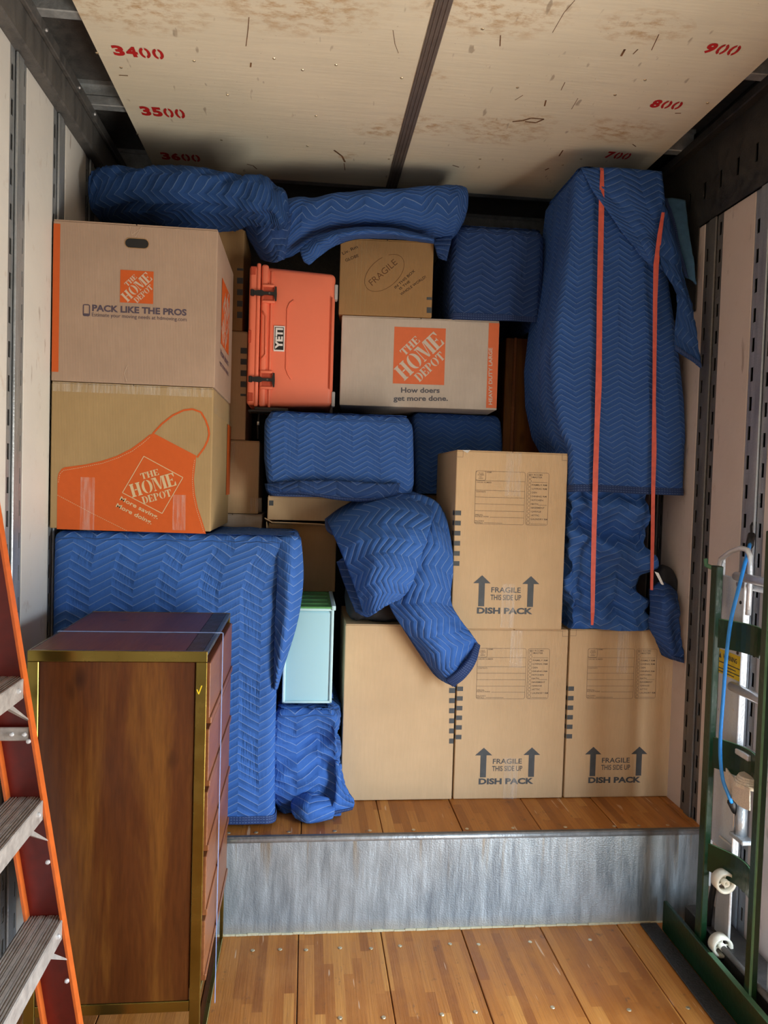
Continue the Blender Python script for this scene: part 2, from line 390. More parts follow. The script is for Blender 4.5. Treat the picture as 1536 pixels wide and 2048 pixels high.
# ---------------------------------------------------------------- flat print
def tmesh(s, bold=0.0, shear=0.0, space=1.0):
    cu = bpy.data.curves.new('t', 'FONT'); cu.body = s; cu.size = 1; cu.offset = bold; cu.shear = shear; cu.resolution_u = 3
    cu.space_character = space
    o = bpy.data.objects.new('t', cu); C.objects.link(o)
    dg = bpy.context.evaluated_depsgraph_get(); oe = o.evaluated_get(dg); me = oe.to_mesh()
    vs = [(v.co.x, v.co.y) for v in me.vertices]; fs = [tuple(p.vertices) for p in me.polygons]
    oe.to_mesh_clear(); bpy.data.objects.remove(o); bpy.data.curves.remove(cu)
    x0 = min(v[0] for v in vs); x1 = max(v[0] for v in vs); y0 = min(v[1] for v in vs); y1 = max(v[1] for v in vs)
    return [((x - x0) / (x1 - x0), (y - y0) / (y1 - y0)) for x, y in vs], fs, (x1 - x0) / (y1 - y0)
class Print:
    def __init__(s): s.v = []; s.f = []; s.blk = set()
    def poly(s, pts):
        n = len(s.v); s.v += [tuple(p) for p in pts]; s.f.append(tuple(range(n, n + len(pts))))
    def rect(s, x0, z0, x1, z1): s.poly([(x0, z0), (x1, z0), (x1, z1), (x0, z1)])
    def line(s, p, q, w):
        dx, dz = q[0] - p[0], q[1] - p[1]; l = math.hypot(dx, dz) or 1; nx, nz = -dz / l * w / 2, dx / l * w / 2
        s.poly([(p[0] - nx, p[1] - nz), (q[0] - nx, q[1] - nz), (q[0] + nx, q[1] + nz), (p[0] + nx, p[1] + nz)])
    def pline(s, pts, w, dash=None):
        for a, b in zip(pts, pts[1:]):
            if dash:
                L = math.hypot(b[0] - a[0], b[1] - a[1]); n = max(1, int(L / dash))
                for i in range(n):
                    t0, t1 = i / n, (i + .6) / n
                    s.line((a[0] + (b[0] - a[0]) * t0, a[1] + (b[1] - a[1]) * t0), (a[0] + (b[0] - a[0]) * t1, a[1] + (b[1] - a[1]) * t1), w)
            else: s.line(a, b, w)
    def rring(s, x0, z0, x1, z1, r, w):
        pts = []
        for cx, cz, a0 in ((x1 - r, z1 - r, 0), (x0 + r, z1 - r, 90), (x0 + r, z0 + r, 180), (x1 - r, z0 + r, 270)):
            for k in range(5):
                a = math.radians(a0 + k * 22.5); pts.append((cx + r * math.cos(a), cz + r * math.sin(a)))
        s.pline(pts + [pts[0]], w)
    def text(s, t, p, q, h, bold=0, shear=0, space=1.0):
        """fit text between p (lower left) and q (lower right), height h"""
        vs, fs, _ = tmesh(t, bold, shear, space); n = len(s.v)
        dx, dz = q[0] - p[0], q[1] - p[1]; l = math.hypot(dx, dz); ux, uz = dx / l, dz / l
        s.v += [(p[0] + ux * l * a - uz * h * b, p[1] + uz * l * a + ux * h * b) for a, b in vs]
        s.f += [tuple(n + i for i in f) for f in fs]; s.blk |= set(range(n, len(s.v)))
    def build(s, name, mat, parent, fn):
        # overlapping strokes of the print are layered by a few hundredths of a millimetre
        o, a, b = Vector(fn(0, 0)), Vector(fn(1, 0)), Vector(fn(0, 1)); nr = (a - o).cross(b - o).normalized()
        lay = {}
        for k, f in enumerate(s.f):
            for i in f: lay[i] = k % 9
        return mesh_obj(name, [Vector(fn(x, z)) + nr * (.00005 * lay.get(i, 0) if i not in s.blk else 0) for i, (x, z) in enumerate(s.v)], s.f, mat, parent)

def arc_slab(cx, cy, rx, ry, a0, a1, tx, n=10, iy=.93):
    """thick crescent: outer ellipse, inner narrower ellipse"""
    q = []
    for i in range(n):
        pts = []
        for k, (sx_, sy_) in ((i, (1, 1)), (i + 1, (1, 1)), (i + 1, (0, 0)), (i, (0, 0))):
            a = math.radians(a0 + (a1 - a0) * k / n)
            if sx_: pts.append((cx + rx * math.cos(a), cy + ry * math.sin(a)))
            else: pts.append((cx + (rx - tx) * math.cos(a), cy + (ry * iy) * math.sin(a)))
        q.append(pts)
    return q
def glyph(c):
    R_ = lambda a, b, c_, d: [(a, b), (c_, b), (c_, d), (a, d)]
    def stem(x, w=.26, s=.07, ser=.07): return [R_(x, 0, x + w, 1), R_(x - s, 0, x + w + s, ser), R_(x - s, 1 - ser, x + w + s, 1)]
    if c == 'H': return stem(.07) + stem(.63) + [R_(.37, .46, .60, .54)], 1.0
    if c == 'T': return stem(.32, .26, .06) + [R_(0, .9, .27, 1), R_(.63, .9, .9, 1), [(0, .66), (.05, .66), (.16, .9), (0, .9)], [(.85, .66), (.9, .66), (.9, .9), (.74, .9)]], .92
    if c == 'E': return stem(.07) + [R_(.37, .93, .78, 1), R_(.37, 0, .78, .07), R_(.37, .46, .56, .54), [(.74, .70), (.78, .70), (.78, .93), (.60, .93)], [(.60, .07), (.78, .07), (.78, .32), (.74, .32)], R_(.54, .38, .59, .62)], .84
    if c == 'O': return arc_slab(.47, .5, .45, .5, 96, 264, .24) + arc_slab(.51, .5, .45, .5, -84, 84, .24), .98
    if c == 'D': return stem(.07) + arc_slab(.38, .5, .5, .5, -84, 84, .24), .92
    if c == 'P': return stem(.07) + arc_slab(.38, .72, .42, .28, -86, 86, .22), .84
    if c == 'M': return [R_(0, 0, .22, .07), R_(.08, 0, .14, .93), R_(0, .93, .3, 1), [(.14, 1), (.42, 1), (.66, .05), (.52, .05)], [(.60, .05), (.66, .05), (.90, 1), (.84, 1)]] + stem(.90, .26, .05), 1.22
def word(P, w, a0, a1, b0, b1, T):
    gl = [glyph(c) for c in w]; tot = sum(g_[1] for g_ in gl) + .03 * (len(gl) - 1); x = 0
    for polys, adv in gl:
        for pl in polys:
            P.poly([T(a0 + (a1 - a0) * (x + px) / tot, b0 + (b1 - b0) * py) for px, py in pl])
        x += adv + .03
def logo(P, cx, cz, side, rot=0.0):
    """three words rising at 45 degrees inside a square"""
    r45 = math.radians(45 + rot)
    def T(a, b):
        a *= side; b *= side
        return (cx + a * math.cos(r45) - b * math.sin(r45), cz + a * math.sin(r45) + b * math.cos(r45))
    word(P, 'HOME', -.535, .535, -.155, .155, T)
    word(P, 'THE', -.215, .215, .19, .335, T)
    word(P, 'DEPOT', -.34, .355, -.37, -.20, T)

# ---------------------------------------------------------------- cloth builders
def fz(x, y, z, o=4): return noise.fractal(Vector((x, y, z)), .8, 2.1, o)
def wrap(name, mat, parent, rows, Y0, depth, r=.03, pleat=.012, crumple=.0, seed=1.0, res=.013, hemmat=None, zbot=None, sag=0.0, lean=0.0, bulge=.0, xlim=(-9, 9)):
    um = lambda q: (q[1] + q[2]) / 2
    tab = []
    for q in rows:
        z = W(um(q), q[0], Y0).z; tab.append((z, max(xlim[0], W(q[1], q[0], Y0).x), min(xlim[1], W(q[2], q[0], Y0).x)))
    if zbot is not None: tab[-1] = (zbot, tab[-1][1], tab[-1][2])
    tab.sort(); tl = [(a, b) for a, b, c in tab]; tr = [(a, c) for a, b, c in tab]
    z0, z1 = tab[0][0], tab[-1][0]
    w0 = sum(c - b for a, b, c in tab) / len(tab)
    per = 2 * (w0 + depth); N = int(per / res); nz = int((z1 - z0) / res)
    verts, uvs, faces = [], [], []
    def ring(s, z, k):
        """s 0..1 round the footprint from back centre; k scale toward centre"""
        xl, xr = lerp_tab(tl, z), lerp_tab(tr, z); w = xr - xl; cx = (xl + xr) / 2; cy = Y0 + depth / 2
        hw, hd = w / 2, depth / 2
        p = s * 2 * (w + depth)
        if p < hw: x, y, nx, ny = -p, hd, 0, 1
        elif p < hw + depth: x, y, nx, ny = -hw, hd - (p - hw), -1, 0
        elif p < hw + depth + w: x, y, nx, ny = -hw + (p - hw - depth), -hd, 0, -1
        elif p < hw + 2 * depth + w: x, y, nx, ny = hw, -hd + (p - hw - depth - w), 1, 0
        else: x, y, nx, ny = hw - (p - hw - 2 * depth - w), hd, 0, 1
        rr = min(r, hw * .9, hd * .9)
        ex, ey = max(0, abs(x) - (hw - rr)), max(0, abs(y) - (hd - rr))
        if ex > 0 and ey > 0:
            l = math.hypot(ex, ey); f = rr / l; 
            x = math.copysign(hw - rr + ex * f, x); y = math.copysign(hd - rr + ey * f, y)
            nx, ny = math.copysign(ex / l, x), math.copysign(ey / l, y)
        return Vector((cx + x * k, cy + y * k, z)), Vector((nx, ny, 0))
    ks = [0.02, .3, .55, .75, .9, .96]
    nr = 5; nrows = 0; er = min(r, .035)
    levels = [('cap', k) for k in ks] + [('edge', i / nr) for i in range(nr)] + [('side', i / nz) for i in range(nz + 1)]
    for kind, t in levels:
        for i in range(N + 1):
            s = i / N; U = s * per
            if kind == 'cap':
                p, n = ring(s, z1, t); dz = fz(p.x * 5 + seed, p.y * 5, 3.1) * (.006 + crumple * .5); p.z += dz - sag * (1 - t)
                V = z1 + (1 - t) * min(depth, .5) / 2
                if t > .89: p -= n * er * (.6 if t < .95 else .9) * 0
            elif kind == 'edge':
                p, n = ring(s, z1, 1); a = t * PI / 2
                p -= n * er * (1 - math.sin(a)); p.z = z1 - er * (1 - math.cos(a)) ; V = z1 + er * (1 - t)
                p += n * (fz(U * 4, z1 * 2, seed) * crumple * .6)
            else:
                z = z1 - er - (z1 - er - z0) * t
                p, n = ring(s, z, 1); gw = .25 + .75 * t
                d = pleat * gw * noise.noise(Vector((U * 8 + seed, z * 1.3, seed))) * 1.6
                if crumple:
                    q = fz(U * 4 + seed * 3, z * 7.5, seed, 3); q2 = fz(U * 11, z * 14 + seed, 5.5, 3)
                    q3 = noise.noise(Vector((U * 3.2 + seed, z * 11 + U * 3.5, seed))); q4 = 1 - abs(noise.noise(Vector((U * 5.5 - z * 5, z * 5 + seed, 7.7)))) * 2.6
                    d += crumple * ((1 - abs(q) * 2.2) * .5 - .45 + q2 * .2 + q3 * 1.3 + q4 * .45) * min(1, t * 5 + .2)
                d += bulge * math.sin(PI * t) * 1.0
                if p.x > xlim[1] - .005: d = min(d, 0)
                p += n * d; p.y += lean * t; V = z
                if t > .97 and not crumple: p.z += .006 * noise.noise(Vector((U * 6, 2.2, seed)))
            p.x = min(max(p.x, xlim[0]), xlim[1])
            verts.append(p); uvs.append((U, V))
        nrows += 1
    for j in range(nrows - 1):
        for i in range(N):
            a = j * (N + 1) + i; faces.append((a, a + 1, a + N + 2, a + N + 1))
    o = mesh_obj(name, verts, faces, mat, parent, True, uvs)
    if hemmat:
        hv, hf, hu = [], [], []
        H = 3
        for j in range(H):
            for i in range(N + 1):
                p = verts[(nrows - H + j) * (N + 1) + i]; z = p.z; _, n = ring(i / N, z, 1)
                q = p + n * (.0055 if 0 < j < H else .003); 
                if j == H - 1: q = q + Vector((0, 0, -.004))
                hv.append(q); hu.append((i / N * per, j * res))
        for j in range(H - 1):
            for i in range(N):
                a = j * (N + 1) + i; hf.append((a, a + 1, a + N + 2, a + N + 1))
        mesh_obj('hem', hv, hf, hemmat, parent if parent else o, True, hu)
    return o

def bolster(name, mat, parent, secs, res=.012, crumple=.015, seed=1.0, fold=0.0, ang=0.5):
    """lumpy roll swept along sections (u, vTop, vBottom, Y, half depth)"""
    P = []
    for u, vt, vb, Y, hd in secs:
        a, b = W(u, vt, Y), W(u, vb, Y); P.append((Vector((a.x, Y, (a.z + b.z) / 2)), Vector(((a.z - b.z) / 2, hd, 0))))
    cs = [p[0] for p in P]; hs = [p[1] for p in P]
    L = sum((a - b).length for a, b in zip(cs, cs[1:])); n = max(12, int(L / res)); m = 56
    verts, uvs, faces = [], [], []
    for i in range(n + 1):
        t = i / n; c = cr(cs, t); h = cr(hs, t)
        e = min(t, 1 - t) * L; k = min(1, math.sqrt(max(0, 1 - (1 - min(1, e / .05)) ** 2)) + .02)
        circ = PI * (h.x + h.y)
        for j in range(m + 1):
            a = j / m * 2 * PI
            ca, sa = math.cos(a), math.sin(a)
            yy = math.copysign(abs(ca) ** .62, ca); zz = math.copysign(abs(sa) ** .62, sa)
            U, V = t * L, j / m * circ
            ff = fz(U * 5 + seed, V * 5 + U * 4 * ang * 2, seed); f2 = noise.noise(Vector((U * 9 + V * 7 * ang, V * 2 + seed, seed)))
            d = crumple * ((1 - 2.1 * abs(ff)) - .4) + fold * f2
            verts.append(Vector((c.x, c.y + yy * (h.y + d) * k, c.z + zz * (max(.01, h.x + d * (.3 + .7 * abs(ca)))) * k))); uvs.append((U, V))
    for i in range(n):
        for j in range(m):
            a = i * (m + 1) + j; faces.append((a, a + m + 1, a + m + 2, a + 1))
    return mesh_obj(name, verts, faces, mat, parent, True, uvs)

def patch(name, mat, parent, rows, nu=40, nv=60, crumple=.006, seed=1.0, th=.012, hem=None, hemmat=None, hemw=2):
    G_ = [[W(*p) for p in row] for row in rows]
    verts, uvs, faces = [], [], []
    Lu = sum((a - b).length for a, b in zip(G_[len(G_) // 2], G_[len(G_) // 2][1:])); mid = [r_[len(r_) // 2] for r_ in G_]
    Lv = sum((a - b).length for a, b in zip(mid, mid[1:]))
    for j in range(nv + 1):
        row = None
        t = j / nv
        ctrl = [cr([G_[k][i] for k in range(len(G_))], t) for i in range(len(G_[0]))]
        for i in range(nu + 1):
            s = i / nu; p = cr(ctrl, s) if len(ctrl) > 2 else ctrl[0].lerp(ctrl[1], s)
            d = crumple * (1 - 2.2 * abs(fz(s * Lu * 6 + seed, t * Lv * 6, seed))) + crumple * .8 * noise.noise(Vector((s * Lu * 14, t * Lv * 5 + seed, 2)))
            verts.append(p + Vector((0, -d, d * .2))); uvs.append((s * Lu, -t * Lv))
    for j in range(nv):
        for i in range(nu):
            a = j * (nu + 1) + i; faces.append((a, a + nu + 1, a + nu + 2, a + 1))
    o = mesh_obj(name, verts, faces, mat, parent, True, uvs)
    sm = o.modifiers.new('thickness', 'SOLIDIFY'); sm.thickness = th; sm.offset = 0
    if hem:
        # hem band along the last rows ('end'), or the last columns ('right')
        idx = []
        if hem == 'end': lines = [[j * (nu + 1) + i for i in range(nu + 1)] for j in range(nv - hemw, nv + 1)]
        else: lines = [[j * (nu + 1) + i for j in range(nv + 1)] for i in range(nu - hemw, nu + 1)]
        hv, hu, hf = [], [], []; m = len(lines[0])
        for a, ln in enumerate(lines):
            l = 0
            for b, ix in enumerate(ln):
                if b: l += (verts[ix] - verts[ln[b - 1]]).length
                hv.append(verts[ix] + Vector((0, -th * .5 - .003, 0))); hu.append((l, a * .012))
        for a in range(len(lines) - 1):
            for b in range(m - 1):
                q = a * m + b; hf.append((q, q + 1, q + m + 1, q + m))
        ho = mesh_obj('hem', hv, hf, hemmat or M['hem'], parent if parent else o, True, hu)
        s2 = ho.modifiers.new('thickness', 'SOLIDIFY'); s2.thickness = .004; s2.offset = 0
    return o

# ================================================================ THE SETTING
# floor: laminated boards running front to back, upper deck and lower floor
fl = struct(empty('floor', (.3, 2.4, 0)))
KEEP[fl.name] = Vector((.3, 2.4, 0))
sx0 = WZ(765, 1886, 0).x
seams = [sx0 + k * .305 for k in range(-5, 6)]
edges = [XL] + [x for x in seams if XL + .02 < x < XR - .02] + [XR]
for a, b in zip(edges, edges[1:]):
    dz = random.uniform(-.0012, .0012)
    bx('plank', M['floor'], fl, a + .0016, b - .0016, -1.6, YSTEP, -.03, dz, .002)
    dz = random.uniform(-.0012, .0012)
    bx('deck_plank', M['floor'], fl, a + .0016, b - .0016, YSTEP + .012, 4.35, DECK - .035, DECK + dz, .002)
bx('subfloor', M['black_steel'], fl, XL - .06, XR + .06, -1.65, YSTEP, -.09, -.03)
bx('subfloor', M['black_steel'], fl, XL - .06, XR + .06, YSTEP + .010, 4.4, DECK - .08, DECK - .035)
def screw(x, y, z):
    bm = bmesh.new(); bmesh.ops.create_cone(bm, cap_ends=True, segments=10, radius1=.008, radius2=.006, depth=.002, matrix=Matrix.Translation((x, y, z + .0012)))
    return bm_obj('screw', bm, M['screw'], fl)
for u in (454, 510, 577, 671, 743, 833, 944, 1040, 1150, 1253, 1305, 1366):
    p = WZ(u, 1680, DECK); screw(p.x, 2.765, DECK)
for u, v in ((505, 1901), (560, 1899), (612, 1900), (680, 1896), (742, 1897), (800, 1892), (900, 1888), (957, 1889), (1060, 1884), (1180, 1880), (680, 2036), (767, 2035), (884, 2029), (951, 2024), (1105, 2015), (1258, 2020), (1376, 2016)):
    p = WZ(u, v, 0); screw(p.x, p.y, 0)
# step between the floors
st = struct(empty('trim_1', (.3, YSTEP, 0))); KEEP[st.name] = Vector((.3, YSTEP, 0))
bx('riser_sheet', M['riser'], st, XL, XR, YSTEP, YSTEP + .008, -.09, DECK - .012)
bm = bmesh.new()
tube(bm, [(XL, YSTEP + .004, DECK - .011), (XR, YSTEP + .004, DECK - .011)], .011, 10)
bm_obj('nosing', bm, M['galv'], st, True)
bx('nosing_lip', M['galv_dark'], st, XL, XR, YSTEP - .003, YSTEP + .014, DECK - .002, DECK + .003, .001)
bm = bmesh.new(); k = 60
for i in range(k):
    a = XL + (XR - XL) * i / k; b = XL + (XR - XL) * (i + 1) / k; h = .006 + .004 * noise.noise(Vector((i * .7, 1, 2)))
    box(bm, a, b, YSTEP - .005 - abs(noise.noise(Vector((i * .5, 0, 0)))) * .004, YSTEP + .001, -.002, h, .0015)
bm_obj('sealant_bead', bm, plain('yellowed_sealant', (.50, .46, .32), .6, bs=90, bd=.003), st)

# walls: liner boards between slotted posts, dark sheet behind
def slotted(name, mat, parent, X, s, y0, y1, z0, z1, pitch=.105, sh=.05, sw=.016, off=0.0):
    """strip in the plane x=X between y0,y1 with real upright slots; s = direction into the room"""
    ym = (y0 + y1) / 2; ys = [y0, ym - sw / 2, ym + sw / 2, y1]; zs = [z0]; hole = []
    z = z0 + .03 + off
    while z + sh < z1 - .02:
        zs += [z, z + sh]; hole.append(len(zs) - 2); z += pitch
    zs.append(z1)
    vs, fs = [], []
    for xx in (X, X - s * .003):
        for z in zs:
            for y in ys: vs.append((xx, y, z))
    n = len(zs) * 4
    for j in range(len(zs) - 1):
        for i in range(3):
            a = j * 4 + i
            if i == 1 and j in hole:
                for p, q in ((a, a + 1), (a + 1, a + 5), (a + 5, a + 4), (a + 4, a)): fs.append((p, q, q + n, p + n))
                continue
            fs.append((a, a + 1, a + 5, a + 4)); fs.append((n + a, n + a + 4, n + a + 5, n + a + 1))
    return mesh_obj(name, vs, fs, mat, parent)
def post(parent, X, s, yc, z0, z1, mat, hw=.046, off=0):
    """hat-section post: two slotted flanges and a recessed web"""
    p = struct(empty('slotted_post', (X, yc, z0), parent=None)); p.parent = parent; p.matrix_parent_inverse = Matrix.Translation(-KEEP[parent.name])
    KEEP[p.name] = Vector((X, yc, z0))
    fw = .040
    slotted('flange', mat, p, X + s * .003, s, yc - hw - fw / 2, yc - hw + fw / 2, z0, z1, off=off)
    slotted('flange', mat, p, X + s * .003, s, yc + hw - fw / 2, yc + hw + fw / 2, z0, z1, off=off + .03)
    bm = bmesh.new(); a, b = sorted((X + s * .012, X + s * .003)); box(bm, a, b, yc - hw + fw / 2, yc + hw - fw / 2, z0, z1, .003)
    bm_obj('web', bm, mat, p)
    del p['kind']
    return p
zl = EYE + 1.30
wl = struct(empty('wall_left', (XL, 2, 0))); KEEP[wl.name] = Vector((XL, 2, 0))
bx('wall_sheet', M['black_steel'], wl, XL - .06, XL - .022, -1.6, 4.35, -.05, ZT + .14)
py = [.93, 1.32, 1.71, 2.10, 2.487, 2.875, 3.262, 3.65]
prev = -1.6
for y in py:
    post(wl, XL, 1, y, 0, zl, M['galv'])
    bx('liner_panel', M['liner'], wl, XL - .010, XL + .005, prev, y - .068, 0, zl, .002); prev = y + .068
bx('liner_panel', M['liner'], wl, XL - .010, XL + .005, prev, 4.35, 0, zl, .002)
t2 = struct(empty('trim_2', (XL, 2, zl))); KEEP[t2.name] = Vector((XL, 2, zl))
bx('top_rail', M['galv_dark'], t2, XL - .01, XL + .045, -1.6, 4.35, zl, ZT + .02, .006)
bx('rail_lip', M['galv_dark'], t2, XL + .045, XL + .062, -1.6, 4.35, ZT - .02, ZT + .02, .003)
for y in (2.35, 2.55, 2.9, 3.1): 
    bm = bmesh.new(); bmesh.ops.create_uvsphere(bm, u_segments=8, v_segments=5, radius=.006, matrix=Matrix.Translation((XL + .063, y, ZT - .002))); bm_obj('rivet', bm, M['alu'], t2)

zr = EYE + 1.09
wr = struct(empty('wall_right', (XR, 2, 0))); KEEP[wr.name] = Vector((XR, 2, 0))
D0, D1, DZ = .70, 1.98, 1.60         # loading door opening in the right wall, beside the camera
bx('wall_sheet', M['black_steel'], wr, XR + .022, XR + .06, D1, 4.35, -.05, ZT + .14)
bx('wall_sheet', M['black_steel'], wr, XR + .022, XR + .06, -1.6, D0, -.05, ZT + .14)
bx('wall_sheet', M['black_steel'], wr, XR + .022, XR + .06, D0, D1, DZ, ZT + .14)
pyr = [2.155, 2.51, 2.855, 3.25, 3.62]
prev = D1
for y in pyr:
    post(wr, XR, -1, y, 0, zr, M['galv_dark'] if y > 2.7 else M['galv'], off=.02)  # darker steel on the deeper posts paints in their shade
    bx('liner_panel', M['liner_r'], wr, XR - .005, XR + .010, prev, y - .068, 0, zr, .002); prev = y + .068
bx('liner_panel', M['liner_r'], wr, XR - .005, XR + .010, prev, 4.35, 0, zr, .002)
bx('liner_panel', M['liner_r'], wr, XR - .005, XR + .010, -1.6, D0, 0, zr, .002)
# black steel header plate with one row of slots
ym = [1.98 + i * .118 for i in range(21)]
vs, fs = [], []
z0, z1, za, zb = zr, ZT + .02, zr + .10, zr + .165
ys = [D1]
for y in ym[1:-1]: ys += [y - .008, y + .008]
ys.append(4.35); zs = [z0, za, zb, z1]
for xx in (XR - .014, XR - .010):
    for z in zs:
        for y in ys: vs.append((xx, y, z))
n = len(ys); N4 = n * 4
for j in range(3):
    for i in range(n - 1):
        a = j * n + i
        if j == 1 and i % 2 == 1:
            for p, q in ((a, a + 1), (a + 1, a + n + 1), (a + n + 1, a + n), (a + n, a)): fs.append((p, q, q + N4, p + N4))
            continue
        fs.append((a, a + 1, a + n + 1, a + n)); fs.append((N4 + a, N4 + a + n, N4 + a + n + 1, N4 + a + 1))
mesh_obj('header_plate', vs, fs, M['black_steel'], wr)
bx('header_plate', M['black_steel'], wr, XR - .014, XR - .010, D0, D1, DZ, ZT + .02)
bx('header_plate', M['black_steel'], wr, XR - .014, XR - .010, 2.96, 4.35, EYE + .75, zr + .001)
t3 = struct(empty('trim_3', (XR, 2, ZT))); KEEP[t3.name] = Vector((XR, 2, ZT))
bx('top_rail', M['black_steel'], t3, XR - .05, XR + .02, -1.6, 4.35, ZT - .015, ZT + .02, .004)

wf = struct(bx('wall_front', M['black_steel'], None, XL - .06, XR + .06, 4.35, 4.40, -.05, ZT + .14))
wb = struct(empty('wall_back', (0, -1.6, 0))); KEEP[wb.name] = Vector((0, -1.6, 0))
bx('roll_door', M['liner'], wb, XL - .06, XR + .06, -1.65, -1.6, -.05, ZT + .14)

ce = struct(empty('ceiling', (.36, 2, ZT))); KEEP[ce.name] = Vector((.36, 2, ZT))
CX = .254 * 1.42
bx('roof_sheet', M['galv_dark'], ce, XL - .06, XR + .06, -1.6, 4.40, ZT + .10, ZT + .14)
bx('ceiling_panel', M['ply'], ce, -.519 * 1.42, CX - .003, -1.55, 3.62, ZT, ZT + .011)
bx('ceiling_panel', M['ply'], ce, CX + .003, 1.02 * 1.42, -1.55, 3.62, ZT, ZT + .011)
bm = bmesh.new(); box(bm, CX - .026, CX + .026, -1.55, 3.62, ZT - .006, ZT + .001, .002)
for dx in (-.014, 0, .014): box(bm, CX + dx - .003, CX + dx + .003, -1.55, 3.62, ZT - .009, ZT - .004, .001)
bm_obj('seam_moulding', bm, M['strip'], ce)
for y in (-.95, -.35, .25, .85, 1.45, 1.90, 2.49, 3.08, 3.68, 4.2):
    bm = bmesh.new(); box(bm, XL, XR, y - .022, y + .022, ZT + .015, ZT + .055, .003); box(bm, XL, XR, y - .038, y + .038, ZT + .085, ZT + .10)
    box(bm, XL, XR, y - .022, y - .019, ZT + .05, ZT + .10); box(bm, XL, XR, y + .019, y + .022, ZT + .05, ZT + .10)
    bm_obj('roof_bow', bm, M['bow'], ce)
for u, v in ((194, 106), (242, 135), (388, 122), (275, 268), (443, 280), (455, 190), (605, 140), (615, 292), (548, 117), (672, 130), (778, 318), (858, 155), (960, 318), (1035, 175), (1230, 190), (803, 156), (1162, 318), (1125, 330), (1415, 206), (632, 232), (965, 58), (1290, 160)):
    p = WZ(u, v, ZT)
    bm = bmesh.new(); bmesh.ops.create_cone(bm, cap_ends=True, segments=8, radius1=.004, radius2=.006, depth=.002, matrix=Matrix.Translation((p.x, p.y, ZT - .001)))
    bm_obj('screw', bm, M['screw'], ce)
def ceil_number(s, bl, br, tl):
    a, b, c = WZ(*bl, ZT), WZ(*br, ZT), WZ(*tl, ZT); w = b.x - a.x; h = a.y - c.y
    P = Print(); n = len(s); cw = w / n
    for i, ch in enumerate(s):
        x0 = i * cw + cw * .06; x1 = (i + 1) * cw - cw * .06
        if ch == '0':
            for pl in arc_slab(.46, .5, .44, .5, 97, 263, .27, 9, .62) + arc_slab(.54, .5, .44, .5, -83, 83, .27, 9, .62):
                P.poly([(x0 + (x1 - x0) * px, h * pz) for px, pz in pl])
        else: P.text(ch, (x0, 0), (x1, 0), h, .05)
    P.build('stencil_number', M['red_stencil'], ce, lambda x, z: (a.x + x, a.y - z, ZT - .0012))
ceil_number('3400', (228, 110), (331, 114), (228, 90))
ceil_number('3500', (284, 230), (373, 233), (284, 212))
ceil_number('3600', (324, 318), (403, 321), (324, 304))
ceil_number('900', (1401, 105), (1471, 110), (1412, 84))
ceil_number('800', (1295, 214), (1357, 219), (1306, 198))
ceil_number('700', (1206, 315), (1256, 318), (1214, 302))
# torn paint gouges in the plywood
M['gouge'] = plain('splintered_wood', (.16, .075, .03), .9, var=.5)
def gouge(pts, w=1.0):
    P = Print(); q = [WZ(u, v, ZT) for u, v in pts]
    for a, b in zip(q, q[1:]):
        P.line((a.x, a.y), (b.x, b.y), .0034 * w)
    P.build('gouge', M['gouge'], ce, lambda x, y: (x, y, ZT - .0008))
for pts, w in ((((1025, 243), (1045, 241), (1062, 236), (1088, 238), (1072, 245), (1050, 243)), 2.2), (((668, 300), (684, 312), (690, 324)), 2.5), (((688, 326), (690, 340)), 1), (((494, 328), (506, 331), (514, 338)), 1.6),
               (((905, 330), (918, 334)), 1.8), (((498, 34), (496, 60), (492, 92)), .7), (((502, 125), (501, 134)), 1.6), (((1001, 70), (1000, 92)), 1.0), (((1105, 65), (1128, 25), (1150, 0)), .5), (((1250, 98), (1242, 112)), 2.),
               (((1276, 98), (1266, 108)), 1.), (((1303, 100), (1318, 68)), .8), (((1030, 200), (1046, 190)), .8), (((1092, 200), (1089, 212)), 1.6), (((1122, 180), (1130, 164)), .7), (((1143, 218), (1156, 196)), .6), (((1118, 312), (1126, 300)), 1.6),
               (((1265, 288), (1272, 293)), 1.4), (((1090, 340), (1098, 336)), 2.), (((786, 60), (790, 88), (797, 106)), .5), (((238, 150), (256, 151)), 1.4), (((1350, 226), (1362, 226)), 1.6)):
    gouge(pts, w)

def pu(name, x0, x1, y0, y1, z0, z1): pass
portal((XR + .03, (D0 + D1) / 2, DZ / 2), (0, PI / 2, 0), DZ, D1 - D0)

